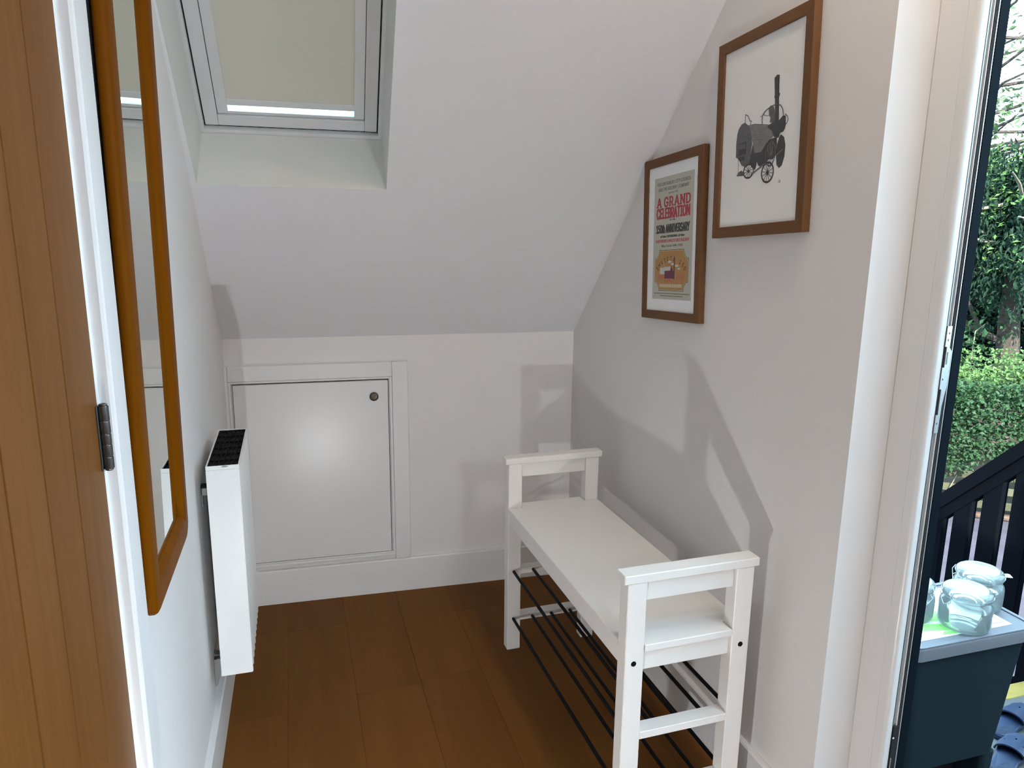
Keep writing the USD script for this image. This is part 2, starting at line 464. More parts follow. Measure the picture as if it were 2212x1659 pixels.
# left wall with its door opening; right wall with the entrance opening; the hall behind the photographer
DY0, DY1, DZ = 0.205, 1.047, 2.03
MLV = M_LEFT @ basis([0, 0, 0], np.array([0, 1., 0]), np.array([0, 0, 1.]), np.array([1., 0, 0]))       # (along y, up, into the room)
poly = Polygon(rect(0.02, 2.75, -0.02, 2.45), [rect(DY0, DY1, -0.01, DZ)])
poly = Polygon([(0.02, -0.02), (DY0, -0.02), (DY0, DZ), (DY1, DZ), (DY1, -0.02), (2.75, -0.02), (2.75, 2.45), (0.02, 2.45)])
m = extr(poly, 0.11); m.apply_translation([0, 0, -0.11])
obj('wall_left', xf(m, MLV), 'wall_paint', label='white side wall with the tall mirror and the radiator', cat='wall', kind=ST)
EY0, EY1, EZ = 0.10, 1.0825, 2.08
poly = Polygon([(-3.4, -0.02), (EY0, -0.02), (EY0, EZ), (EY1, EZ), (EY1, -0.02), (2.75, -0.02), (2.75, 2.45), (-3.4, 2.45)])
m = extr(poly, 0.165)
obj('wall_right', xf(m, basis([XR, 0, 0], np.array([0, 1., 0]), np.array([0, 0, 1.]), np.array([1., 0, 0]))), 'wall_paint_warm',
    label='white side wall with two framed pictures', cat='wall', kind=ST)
obj('wall_hall', cat_([bx(-1.95, xl(0) + 0.0, 0.02, 0.12, -0.02, 2.45), bx(-1.95, -1.85, -3.4, 0.1, -0.02, 2.45)]), 'wall_paint', label='white hall wall behind the photographer', cat='wall', kind=ST)
poly = Polygon(rect(-1.95, 1.1, -0.02, 2.45))
m = extr(poly, 0.1)
obj('wall_rear', xf(m, basis([0, -3.3, 0], np.array([1., 0, 0]), np.array([0, 0, 1.]), np.array([0, -1., 0]))), 'wall_paint', label='white rear wall of the hall', cat='wall', kind=ST)
obj('wall_outside', cat_([bx(1.168, 2.9, -1.10, -0.92, -2.6, 2.7)]), 'brick_outside', label='unseen brick wall added at the end of the landing to cut sky light', cat='wall', kind=ST)  # added out of view to dim the sky light reaching the doorway

# skirting boards
def skirting(name, M, a, b, label):
    prof = [(0, 0), (0.015, 0), (0.015, HB - 0.004), (0.012, HB), (0, HB)]
    A = [(d, a, z) for d, z in prof]; B = [(d, b, z) for d, z in prof]
    return obj(name, xf(prism(prof, A, B), M), 'satin_white', label=label, cat='skirting board', kind=ST)


skirting('baseboard_left', M_LEFT, 1.115, 2.566, 'white skirting board below the radiator')
skirting('baseboard_right', basis([XR, 0, 0], np.array([-1., 0, 0]), np.array([0, 1., 0]), np.array([0, 0, 1.])), 1.0835, 2.51, 'white skirting board behind the bench')
skirting('baseboard_back', M_BACK @ basis([0, 0, 0], np.array([0, -1., 0]), np.array([1., 0, 0]), np.array([0, 0, 1.])), -0.232, 0.985, 'white skirting board along the knee wall')

# ------------------------------------------------------------------ roof window
w1 = thing('window_1', 'roof window with cream blackout blind pulled almost down', 'window', kind=ST)


def slope_box(x0, x1, s0, s1, n0, n1, c=0.0):
    return xf(bx(x0, x1, s0, s1, n0, n1, c), M_SLOPE)


FX0, FX1, FS0, FS1 = -0.180, 0.262, 0.741, 1.68
# outer fixed frame (thin, behind a dark joint) and sash
for k, (a, b, c, d) in enumerate(((SKX0 - 0.03, FX0 - 0.0035, SKS0 + 0.02, FS1 + .05), (FX1 + 0.0035, SKX1 + 0.03, SKS0 + 0.02, FS1 + .05), (FX0 - 0.0035, FX1 + 0.0035, SKS0 + 0.02, FS0 - 0.004))):
    obj('fixed_frame', slope_box(a, b, c, d, D_W + 0.001, D_W + 0.10), 'window_paint', w1)
obj('joint', slope_box(FX0 - 0.0035, FX1 + 0.0035, FS0 - 0.004, FS1 + 0.02, D_W + 0.030, D_W + 0.034), 'gap_black', w1) if False else None
for k, (a, b, c, d) in enumerate(((FX0 - 0.0034, FX0 - 0.0002, FS0 - 0.004, FS1), (FX1 + 0.0002, FX1 + 0.0034, FS0 - 0.004, FS1), (FX0 - 0.003, FX1 + 0.003, FS0 - 0.0038, FS0 - 0.0002))):
    obj('seal', slope_box(a, b, c, d, D_W + 0.016, D_W + 0.09), 'gap_black', w1, label='dark joint round the sash')
SW = 0.033
obj('sash_stile', slope_box(FX0, FX0 + SW - 0.0006, FS0, FS1, D_W + 0.012, D_W + 0.07, 0.001), 'window_paint', w1)
obj('sash_stile', slope_box(FX1 - SW + 0.0006, FX1, FS0, FS1, D_W + 0.012, D_W + 0.07, 0.001), 'window_paint', w1)
obj('sash_rail', slope_box(FX0 + SW, FX1 - SW, FS0 + 0.0005, FS0 + 0.032, D_W + 0.012, D_W + 0.07, 0.001), 'window_paint', w1)
BX0, BX1, BS0 = FX0 + SW, FX1 - SW, FS0 + 0.0335
obj('blind_channel', slope_box(BX0 + 0.0008, BX0 + 0.027, BS0, FS1, D_W + 0.018, D_W + 0.036, 0.001), 'window_paint', w1)
obj('blind_channel', slope_box(BX1 - 0.027, BX1 - 0.0008, BS0, FS1, D_W + 0.018, D_W + 0.036, 0.001), 'window_paint', w1)
for a_, b_ in ((BX0 - 0.006, BX0 + 0.024), (BX1 - 0.024, BX1 + 0.006)):
    obj('light_stop', slope_box(a_, b_, BS0 - 0.004, FS1, D_W + 0.037, D_W + 0.046), 'window_paint', w1)
obj('blind_sill', slope_box(BX0 + 0.027, BX1 - 0.027, BS0, BS0 + 0.008, D_W + 0.018, D_W + 0.036), 'window_paint', w1)
obj('blind_bar', slope_box(BX0 + 0.022, BX1 - 0.022, BS0 + 0.0215, BS0 + 0.040, D_W + 0.022, D_W + 0.034, 0.002), 'window_paint', w1)
obj('blind', slope_box(BX0 + 0.02, BX1 - 0.02, BS0 + 0.039, FS1, D_W + 0.0265, D_W + 0.028), 'blind_fabric', w1, label='cream blackout blind cloth')
obj('pane', slope_box(FX0 + 0.02, FX1 - 0.02, FS0 + 0.02, FS1, D_W + 0.060, D_W + 0.064), 'pane', w1)

# ------------------------------------------------------------------ eaves hatch in the knee wall
d3 = thing('door_3', 'white gloss eaves hatch with a steel cam lock', 'hatch', kind=ST)


def back_box(x0, x1, z0, z1, d0, d1, c=0.0):
    """box on the back wall: d = distance in front of the wall"""
    return xf(bx(x0, x1, -d1, -d0, z0, z1, c), M_BACK)


def frame_piece(name, x0, x1, z0, z1):
    obj(name, back_box(x0, x1, z0, z1, -0.02, 0.0155, 0.002), 'satin_white', d3)


frame_piece('frame_stile', -0.243, HX0 - 0.012, HB + 0.016, 0.880)
frame_piece('frame_stile', HX1 + 0.012, 0.379, HB + 0.001, 0.880)
frame_piece('frame_rail', HX0 - 0.0115, HX1 + 0.0115, HZ1 + 0.010, 0.880)
frame_piece('frame_rail', HX0 - 0.0115, HX1 + 0.0115, HB + 0.017, HZ0 - 0.006)
for a in ((HX0 - 0.0115, HX0 - 0.003, HZ0 - 0.003, HZ1 + 0.009), (HX1 + 0.003, HX1 + 0.0115, HZ0 - 0.003, HZ1 + 0.009), (HX0 - 0.003, HX1 + 0.003, HZ1 + 0.002, HZ1 + 0.0095), (HX0 - 0.0115, HX1 + 0.0115, HZ0 - 0.0055, HZ0 - 0.001)):
    obj('stop_bead', back_box(*a, -0.04, 0.011, 0.0008), 'satin_white', d3)
obj('gap', back_box(HX0 - 0.003, HX1 + 0.003, HZ0 - 0.001, HZ1 + 0.002, -0.09, -0.03), 'gap_black', d3, label='dark gap round the hatch panel')
pn = obj('panel', back_box(HX0 + 0.0020, HX1 - 0.0026, HZ0 + 0.0005, HZ1 - 0.0030, -0.028, 0.009, 0.0015), 'gloss_white', d3)
LK = (0.2585, 0.757)
Mk = M_BACK @ basis([LK[0], -0.009, LK[1]], np.array([1., 0, 0]), np.array([0, 0, 1.]), np.array([0, -1., 0]))
obj('escutcheon', xf(lathe([(0, 0), (0.019, 0), (0.0195, 0.0012), (0.0185, 0.002), (0, 0.002)], 32), Mk), 'satin_white', d3, smooth=40)
lk = obj('cam_lock', xf(lathe([(0, 0.002), (0.0155, 0.002), (0.0158, 0.006), (0.0145, 0.0078), (0.0125, 0.0085), (0.0115, 0.0072), (0, 0.0068)], 32), Mk), 'steel_lock', d3, smooth=40, label='dark steel cam lock')
obj('keyway', xf(xf(bx(-0.009, 0.009, -0.0016, 0.0016, 0.0066, 0.0082, 0.0004), trimesh.transformations.rotation_matrix(math.radians(35), [0, 0, 1])), Mk), 'steel_lock', d3)

# ------------------------------------------------------------------ oak door on the left, its lining, architrave and hinge
d1 = thing('door_1', 'oak ledged door with vertical grooves at the left', 'door', kind=ST)


def left_box(n0, n1, y0, y1, z0, z1, c=0.0):
    return xf(bx(n0, n1, y0, y1, z0, z1, c), M_LEFT)


edges = [0.236, 0.322, 0.4215, 0.521, 0.6205, 0.720, 0.8185, 0.918, 1.036]
for a, b in zip(edges[:-1], edges[1:]):
    g = 0.0022
    prof = [(-0.04, a + 0.0007), (-0.04, b - 0.0007), (-0.005, b - 0.0007), (0.0, b - g if b < 1.03 else b - 0.001), (0.0, a + g), (-0.005, a + 0.0007)]
    obj('board', xf(prism(prof, [(x, y, 0.006) for x, y in prof], [(x, y, 2.0) for x, y in prof]), M_LEFT), 'oak_door', d1)
obj('backing', left_box(-0.045, -0.04, 0.236, 1.036, 0.006, 2.0), 'oak_door', d1)
obj('lining', left_box(-0.11, 0.0005, 1.0385, 1.060, 0.0, 2.03, 0.0015), 'satin_white', d1)
obj('lining', left_box(-0.11, 0.0005, 0.200, 0.2335, 0.0, 2.03, 0.0015), 'satin_white', d1)
obj('lining', left_box(-0.11, 0.0005, 0.2335, 1.0385, 2.003, 2.03, 0.0015), 'satin_white', d1)
for a, b in ((1.0455, 1.1145), (0.158, 0.226)):
    prof = [(0.0, a), (0.0, b), (0.015, b), (0.018, b - 0.003), (0.018, a + 0.006), (0.0165, a + 0.002), (0.013, a)]
    obj('architrave', xf(prism(prof, [(x, y, 0.0) for x, y in prof], [(x, y, 2.09) for x, y in prof]), M_LEFT), 'satin_white', d1)
obj('architrave', left_box(0, 0.018, 0.227, 1.0450, 2.012, 2.08, 0.003), 'satin_white', d1)
hg = thing('hinge', None, None, parent=d1)
HY = 1.0335
for z0, z1 in ((1.0195, 1.0355), (1.036, 1.0525), (1.053, 1.0665), (1.067, 1.0845), (1.085, 1.105)):
    obj('knuckle', xf(lathe([(0, z0), (0.0058, z0), (0.0064, z0 + 0.0008), (0.0064, z1 - 0.0008), (0.0058, z1), (0, z1)], 20), M_LEFT @ basis([0.0072, HY, 0], np.array([1., 0, 0]), np.array([0, 1., 0]), np.array([0, 0, 1.]))), 'steel_dark', hg, smooth=40)
for z in (1.0185, 1.106):
    obj('finial', xf(trimesh.creation.icosphere(2, 0.0052), M_LEFT @ basis([0.0072, HY, z], np.array([1., 0, 0]), np.array([0, 1., 0]), np.array([0, 0, 0.5]))), 'steel_dark', hg, smooth=True)
obj('leaf_plate', left_box(-0.0005, 0.0022, HY - 0.010, HY + 0.001, 1.019, 1.1055, 0.0006), 'steel_dark', hg)

# ------------------------------------------------------------------ entrance frame in the right wall
d2 = thing('door_2', 'entrance door frame, white inside and black outside, with lock keeps', 'door frame', kind=ST)


def jamb(ym, s):
    """ym: the wall's reveal; s = -1 when the opening lies towards -y"""
    def P(n, x0, x1, a, b, z0, z1, mt, c=0.0, label=None):
        return obj(n, bx(x0, x1, ym + s * a, ym + s * b, z0, z1, c), mt, d2, label=label)
    P('frame_body', 1.0900, 1.1090, 0.0, 0.0590, -0.06, 2.08, 'upvc', 0.002)
    prof = [(1.0905, 0.0585), (1.1090, 0.0585), (1.1090, 0.0815), (1.1000, 0.0815), (1.0965, 0.0805), (1.0935, 0.0780), (1.0915, 0.0740), (1.0908, 0.0690)]
    pr = [(x, ym + s * y) for x, y in prof]
    obj('frame_nose', prism(pr, [(x, y, -0.06) for x, y in pr], [(x, y, 2.08) for x, y in pr]), 'upvc', d2, smooth=30)
    P('gasket', 1.1090, 1.1104, 0.02, 0.0818, -0.06, 2.08, 'gasket')
    P('channel', 1.1104, 1.1205, 0.02, 0.0795, -0.06, 2.08, 'channel_grey', 0.0005)
    P('channel_lip', 1.1180, 1.1203, 0.075, 0.0822, -0.06, 2.08, 'upvc', 0.0004)
    P('brush_seal', 1.1205, 1.1262, 0.02, 0.0830, -0.06, 2.08, 'brush_pile')
    P('outer_lip', 1.1262, 1.1285, 0.02, 0.0838, -0.06, 2.08, 'zinc', 0.0004)
    P('outer_frame', 1.1285, 1.1500, 0.0, 0.0845, -0.06, 2.08, 'frame_black', 0.0015)
    return P


P = jamb(EY1, -1)
kp = thing('keep', None, None, parent=d2)
yk = EY1 - 0.0825
z0k = 0.981
pts = [(0.0, 0.0), (0.009, 0.0), (0.010, 0.05), (0.0165, 0.095), (0.0172, 0.150), (0.0105, 0.158), (0.0105, 0.197), (0.0, 0.197)]
slots = [rect(-0.002, 0.0040, 0.034, 0.082), rect(-0.002, 0.0040, 0.122, 0.160), rect(0.005, 0.0085, 0.1275, 0.150)]
pl = Polygon([(1.1104 + x, z0k + z) for x, z in pts])
for s_ in slots:
    pl = pl.difference(Polygon([(1.1104 + x, z0k + z) for x, z in s_]))
for cx_, cz_ in ((0.004, 0.018), (0.004, 0.100), (0.0045, 0.172), (0.0055, 0.184)):
    pl = pl.difference(sbox(1.1104 + cx_ - 0.001, z0k + cz_ - 0.0018, 1.1104 + cx_ + 0.0012, z0k + cz_ + 0.0018))
mk = extr(pl, 0.0022)
obj('keep_plate', xf(mk, basis([0, yk + 0.0012, 0], np.array([1., 0, 0]), np.array([0, 0, 1.]), np.array([0, -1., 0]))), 'zinc', kp)
obj('keep_slot', bx(1.1106, 1.1203, yk + 0.0013, yk + 0.004, z0k + 0.002, z0k + 0.19), 'gap_black', kp, label='black slots behind the keep')
obj('latch_tongue', bx(1.1145, 1.1172, yk - 0.001, yk + 0.002, z0k + 0.128, z0k + 0.149, 0.0005), 'channel_grey', kp)
kq = thing('keep', None, None, parent=d2)
obj('keep_plate', bx(1.1108, 1.1255, yk - 0.0012, yk + 0.002, 0.10, 0.372, 0.0008), 'gap_black', kq)
obj('hook', bx(1.1120, 1.1135, yk - 0.003, yk, 0.12, 0.30, 0.0006), 'channel_grey', kq)
obj('screw', xf(lathe([(0, 0), (0.0022, 0), (0.0016, 0.001), (0, 0.0012)], 12), basis([1.113, yk - 0.0012, 0.345], np.array([1., 0, 0]), np.array([0, 0, 1.]), np.array([0, -1., 0]))), 'zinc', kq)
jamb(EY0, 1)
obj('head_frame', bx(1.0895, 1.1500, EY0, EY1, 1.985, 2.08, 0.003), 'upvc', d2)
obj('threshold', bx(1.0880, 1.1650, EY0, EY1, -0.06, 0.012, 0.003), 'channel_grey', d2)

# ------------------------------------------------------------------ tall mirror on the left wall, hung so that its top leans out
MR_Y0, MR_Y1, MR_Z0, MR_Z1 = 1.122, 1.478, 0.738, 2.05
mr = thing('tall_mirror', 'tall narrow mirror in an orange-brown wooden frame with rounded corners, on the left wall', 'mirror')
MW, MH = MR_Y1 - MR_Y0, MR_Z1 - MR_Z0
lean = 0.0125
up_m = np.array([lean, 0, 1.0]); up_m /= np.linalg.norm(up_m)
nrm_m = np.array([up_m[2], 0, -up_m[0]])
# local frame: x = along -y (viewer's right when facing the wall from the room is -lw ... keep right-handed), y = up, z = out of the wall
Mm = M_LEFT @ basis(np.array([0.0055, (MR_Y0 + MR_Y1) / 2, MR_Z0]) + up_m * MH / 2, np.array([0, 1., 0]), up_m, nrm_m)
prof = [(0.002, 0.005), (0.0, 0.008), (0.0, 0.014), (0.0025, 0.0185), (0.007, 0.021), (0.015, 0.0222), (0.041, 0.0222), (0.050, 0.0205), (0.055, 0.0165), (0.058, 0.0140), (0.0595, 0.0130), (0.0595, 0.0105), (0.050, 0.0005), (0.012, 0.0005)]
for nm, mm in zip(('bottom_rail', 'far_stile', 'top_rail', 'near_stile'), frame_members(MW, MH, prof, R=0.040, seg=8)):
    obj('frame_rail' if 'rail' in nm else 'frame_stile', xf(mm, Mm), 'mirror_wood', mr, smooth=35)
obj('mirror_plate', xf(bx(-MW / 2 + 0.052, MW / 2 - 0.052, -MH / 2 + 0.052, MH / 2 - 0.052, 0.0070, 0.0110), Mm), 'mirror_glass', mr)
obj('backboard', xf(bx(-MW / 2 + 0.006, MW / 2 - 0.006, -MH / 2 + 0.03, MH / 2 - 0.03, -0.004, 0.0004), Mm), 'gap_black', mr, label='board painted black for the shaded gap behind the mirror')  # black stands in for the shade between frame and wall

# ------------------------------------------------------------------ radiator
rd = thing('radiator', 'white panel radiator with a black top grille on the left wall', 'radiator')
RX0, RX1, RY0, RY1, RZ0, RZ1 = -0.216, -0.1415, 1.75, 2.085, 0.241, 0.788
obj('side_panel', bx(RX0, RX1 - 0.001, RY0, RY0 + 0.0015, RZ0, RZ1 - 0.0107, 0.0004), 'radiator_white', rd)
obj('side_panel', bx(RX0, RX1 - 0.001, RY1 - 0.0015, RY1, RZ0, RZ1 - 0.0107, 0.0004), 'radiator_white', rd)
ys = np.linspace(RY0 + 0.0016, RY1 - 0.0016, 10 * 6 + 1)
frontp = [(RX1 - 0.012, ys[0])]
for i, y in enumerate(ys):
    ph = (i % 6)
    dd = 0.0 if ph in (0, 1) or i in (0, len(ys) - 1) else (0.0045 if ph in (3, 4) else 0.002)
    frontp.append((RX1 - dd, y))
frontp.append((RX1 - 0.012, ys[-1]))
obj('front_panel', prism(frontp, [(x, y, RZ0 + 0.002) for x, y in frontp], [(x, y, RZ1 - 0.0107) for x, y in frontp]), 'radiator_white', rd, smooth=40)
obj('back_panel', bx(RX0, RX0 + 0.010, RY0 + 0.0016, RY1 - 0.0016, RZ0 + 0.002, RZ1 - 0.0120), 'radiator_white', rd)
tg = thing('top_grille', None, None, parent=rd)
for a in ((RX0, RX1, RY0, RY0 + 0.003), (RX0, RX1, RY1 - 0.003, RY1), (RX0, RX0 + 0.003, RY0 + 0.003, RY1 - 0.003), (RX1 - 0.003, RX1, RY0 + 0.003, RY1 - 0.003)):
    obj('rim', bx(*a, RZ1 - 0.0105, RZ1, 0.0008), 'radiator_white', tg)
bars = []
gx = np.linspace(RX0 + 0.004, RX1 - 0.004, 7)
gy = np.linspace(RY0 + 0.004, RY1 - 0.004, 7)
for x in gx:
    bars.append(bx(x - 0.0009, x + 0.0009, RY0 + 0.003, RY1 - 0.003, RZ1 - 0.009, RZ1 - 0.003))
for y in gy:
    bars.append(bx(RX0 + 0.003, RX1 - 0.003, y - 0.0018, y + 0.0018, RZ1 - 0.008, RZ1 - 0.0026))
obj('grille_bars', cat_(bars), 'grille_black', tg)
obj('grille_base', bx(RX0 + 0.003, RX1 - 0.003, RY0 + 0.003, RY1 - 0.003, RZ1 - 0.0115, RZ1 - 0.0095), 'gap_black', tg)
obj('end_clip', xf(trimesh.creation.icosphere(2, 1.0), basis([(RX0 + RX1) / 2 + 0.005, RY0 + 0.0005, RZ1 - 0.0025], np.array([0.0085, 0, 0]), np.array([0, 0.0015, 0]), np.array([0, 0, 0.0022]))), 'bracket_grey', tg, smooth=True)
for z0, z1 in ((0.684, 0.704), (0.222, 0.246)):
    obj('bracket', cat_([bx(xl(1.85) + 0.0005, RX0 + 0.004, 1.845, 1.868, z0, z1, 0.001), bx(xl(1.85) + 0.0005, xl(1.85) + 0.004, 1.845, 1.868, z0 - 0.03, z1 + 0.004, 0.0008)]), 'bracket_grey', rd)
obj('bracket_top', bx(xl(1.85) + 0.0005, RX0 + 0.002, 1.844, 1.869, 0.704, 0.7085), 'gap_black', rd)
hv, hf = hull_([(xl(1.85) + 0.001, 1.83, 0.165), (xl(1.85) + 0.001, 1.85, 0.230), (RX0 + 0.003, 1.85, 0.245), (xl(1.85) + 0.004, 1.832, 0.165), (xl(1.85) + 0.001, 1.832, 0.24), (RX0 + 0.003, 1.83, 0.245)])
obj('stay', trimesh.Trimesh(hv, hf), 'bracket_grey', rd)

# ------------------------------------------------------------------ bench with shoe rails
BN = dict(L=0.848, D=0.323, H=0.651)
bn = thing('shoe_bench', 'white wooden hall bench with raised ends and black metal shoe rails', 'bench', (0.6166, 1.2272, 0), rot=(0, 0, math.degrees(0.0181)))
# local: x = depth towards the wall, y = length towards the back wall


def bb(u0, u1, v0, v1, w0, w1, c=0.0018):
    return bx(v0, v1, u0, u1, w0, w1, c)


L_, D_ = BN['L'], BN['D']
for u0 in (0.0, L_ - 0.040):
    obj('armrest', bb(u0, u0 + 0.040, 0, D_, 0.6315, 0.651), 'bench_white', bn)
    for v0 in (0.0095, 0.2685):
        obj('leg', bb(u0 + 0.002, u0 + 0.038, v0, v0 + 0.044, 0.0, 0.6315), 'bench_white', bn)
    obj('upper_rail', bb(u0 + 0.011, u0 + 0.029, 0.0535, 0.2685, 0.586, 0.6315, 0.0012), 'bench_white', bn)
    obj('end_apron', bb(u0 + 0.012, u0 + 0.030, 0.0535, 0.2685, 0.4245, 0.474, 0.0012), 'bench_white', bn)
    obj('stretcher', bb(u0 + 0.002, u0 + 0.038, 0.0535, 0.2685, 0.2625, 0.2805, 0.0012), 'bench_white', bn)
    obj('stretcher', bb(u0 + 0.002, u0 + 0.038, 0.0535, 0.2685, 0.1005, 0.1190, 0.0012), 'bench_white', bn)
e = 0.0015
seat = Polygon([(0.0535 + e, 0.0005), (0.2685 - e, 0.0005), (0.2685 - e, 0.040), (0.313, 0.040), (0.313, L_ - 0.040), (0.2685 - e, L_ - 0.040), (0.2685 - e, L_ - 0.0005), (0.0535 + e, L_ - 0.0005), (0.0535 + e, L_ - 0.040), (0.0095, L_ - 0.040), (0.0095, 0.040), (0.0535 + e, 0.040)])
ms = extr(seat, 0.0130); ms.apply_translation([0, 0, 0.4742])
mt = extr(seat.buffer(-0.0016, join_style=2), 0.0016); mt.apply_translation([0, 0, 0.4872])
# chamfered top edge between the two outlines
ro_, ri_ = list(seat.exterior.coords)[:-1], list(seat.buffer(-0.0016, join_style=2).exterior.coords)[:-1]
ri_ = [min(ri_, key=lambda q: (q[0] - p[0]) ** 2 + (q[1] - p[1]) ** 2) for p in ro_]
vv = np.array([(x, y, 0.4872) for x, y in ro_] + [(x, y, 0.4888) for x, y in ri_]); n_ = len(ro_)
ff = []
for i in range(n_):
    j = (i + 1) % n_
    ff += [[i, j, n_ + j], [i, n_ + j, n_ + i]]
mc = trimesh.Trimesh(vv, ff, process=False)
if mc.face_normals[:, 2].mean() < 0:
    mc.invert()
obj('seat', cat_([ms, mt, mc]), 'bench_white', bn)
obj('long_apron', bb(0.038, L_ - 0.038, 0.0125, 0.0300, 0.434, 0.4742, 0.0012), 'bench_white', bn)
obj('long_apron', bb(0.038, L_ - 0.038, 0.2930, 0.3100, 0.434, 0.4742, 0.0012), 'bench_white', bn)
for w in (0.2735, 0.1095):
    for k in range(5):
        v = 0.0295 + 0.0655 * k
        obj('shoe_rail', tube((v, 0.030, w), (v, L_ - 0.030, w), 0.0048, 14), 'tube_black', bn, smooth=40, label='black metal rail')
for u, s in ((0.0020, -1), (L_ - 0.0020, 1)):
    for v in (0.0300, 0.2910):
        mb = lathe([(0, 0), (0.0060, 0), (0.0056, 0.0010), (0.0035, 0.0013), (0.0030, 0.0004), (0, 0.0004)], 20)
        obj('bolt', xf(mb, basis([v, u, 0.449], np.array([1., 0, 0]), np.array([0, 0, 1.0]) * 1.0, np.array([0, float(s), 0]))), 'tube_black', bn, smooth=40, label='black bolt head')

# ------------------------------------------------------------------ pictures on the right wall
def picture(name, label, yc, zc, mw, mh, fw, tilt):
    t = thing(name, label, 'picture', (XR, yc, zc), rot=(math.degrees(tilt), 0, 0), group=None)
    M = basis([0, 0, 0], np.array([0, -1., 0]), np.array([0, 0, 1.]), np.array([-1., 0, 0]))
    prof = [(0, 0.001), (0, 0.0175), (0.0008, 0.0185), (fw - 0.0008, 0.0185), (fw, 0.0177), (fw, 0.006), (fw - 0.006, 0.006), (fw - 0.006, 0.001)]
    for k, mm in enumerate(frame_members(mw + 2 * fw, mh + 2 * fw, prof)):
        obj('frame_rail' if k % 2 == 0 else 'frame_stile', xf(mm, M), 'picture_wood' if k % 2 == 0 else 'picture_wood_up', t)
    obj('mount', xf(bx(-mw / 2 + 0.0002, mw / 2 - 0.0002, -mh / 2 + 0.0002, mh / 2 - 0.0002, 0.002, 0.0132), M), 'mat_board' if 'poster' in label else 'art_paper', t)
    obj('glazing', xf(bx(-mw / 2 + 0.0002, mw / 2 - 0.0002, -mh / 2 + 0.0002, mh / 2 - 0.0002, 0.0158, 0.0166), M), 'picture_glass', t)
    return t, M @ basis([0, 0, 0.0072], np.array([1., 0, 0]), np.array([0, 1., 0]), np.array([0, 0, 1.]))


# poster
p1, M1 = picture('framed_poster', 'smaller brown wooden frame holding a celebration poster in red and black lettering', 1.78945, 1.3210, 0.2665, 0.3958, 0.0235, -0.0577)
SHW, SHT, SHB, SHL = 0.2100, 0.1665, -0.1647, -0.1000
SHR = SHL + SHW
sh = obj('poster_sheet', xf(bx(SHL, SHR, SHB, SHT, 0.0060, 0.0066), M1), 'poster_paper', p1)
shc = (SHL + SHR) / 2
SHH = SHT - SHB


def line(text, vc, hh, width, mt, bold=True, depth=0.0003, fat=0.045, shx=0.0):
    """a line of lettering centred at fraction vc from the sheet's top, cap height hh (fraction) squeezed to a width (fraction)"""
    m = meshkit.text_mesh(text, 1.0, depth=1.0, bold=bold)
    if bold:
        m = cat_([m.copy().apply_translation([d, 0, 0.02 * k]) for k, d in enumerate((-fat, 0, fat))])
    b = m.bounds
    m.apply_translation([-(b[0, 0] + b[1, 0]) / 2, -0.5, 0])
    W_ = width * SHW; H_ = hh * SHH
    m.apply_scale([W_ / (b[1, 0] - b[0, 0]), H_, depth])
    if shx:
        m.vertices[:, 0] += shx * m.vertices[:, 1]
    m.apply_translation([shc, SHT - vc * SHH, 0.0066])
    return obj('lettering', xf(m, M1), mt, p1)


line('THE CANTERBURY CITY COUNCIL', 0.055, 0.027, 0.86, 'ink_grey', False)
line('AND THE RAILWAY COMPANY', 0.098, 0.027, 0.78, 'ink_grey', False)
line('present THE', 0.134, 0.013, 0.24, 'ink_grey', False)
# the large red line: letters with slab serifs on their stems
gl = []
xq = 0.0
SER = {'A': [(0.10, 0), (0.90, 0)], 'G': [(0.84, 0.34)], 'R': [(0.14, 0), (0.86, 0), (0.12, 1)], 'N': [(0.13, 0), (0.13, 1), (0.87, 1)], 'D': [(0.14, 0), (0.14, 1)]}
for ch in 'A GRAND':
    if ch == ' ':
        xq += 0.30; continue
    mm = meshkit.text_mesh(ch, 1.0, depth=1.0, bold=True)
    mm = cat_([mm.copy().apply_translation([d, 0, 0.02 * k]) for k, d in enumerate((-0.03, 0, 0.03))])
    b = mm.bounds
    mm.apply_translation([xq - b[0, 0], 0, 0]); wq = b[1, 0] - b[0, 0]
    gl.append(mm)
    for fx, top in SER[ch]:
        hh_ = 0.10
        y0q = 0.0 if top == 0 else (1.0 - hh_ if top == 1 else top)
        gl.append(bx(xq + fx * wq - 0.20, xq + fx * wq + 0.20, y0q, y0q + hh_, 0, 1.05))
    xq += wq + 0.20
m = cat_(gl); b = m.bounds
m.apply_translation([-(b[0, 0] + b[1, 0]) / 2, -0.5, 0]); m.apply_scale([0.87 * SHW / (b[1, 0] - b[0, 0]), 0.076 * SHH, 0.0003]); m.apply_translation([shc, SHT - 0.204 * SHH, 0.0066])
obj('lettering', xf(m, M1), 'ink_red', p1)
line('CELEBRATION', 0.294, 0.084, 0.86, 'ink_red', fat=0.08)
line('OF THE', 0.353, 0.013, 0.15, 'ink_grey')
line('150th ANNIVERSARY', 0.420, 0.066, 0.86, 'ink_black', fat=0.10)
line('of the OPENING of the', 0.483, 0.018, 0.62, 'ink_black', shx=0.15)
line('CANTERBURY & WHITSTABLE RAILWAY', 0.520, 0.024, 0.86, 'ink_faded_red')
line('May 3rd to 10th 1980', 0.560, 0.018, 0.54, 'ink_black', False)


def sheet_pt(fx, fy):
    return (SHL + fx * SHW, SHT - fy * SHH)


def flat(poly, z, mt, name, parent=None, h=0.00025, M=M1):
    m = extr(poly, h); m.apply_translation([0, 0, z])
    return obj(name, xf(m, M), mt, parent or p1)


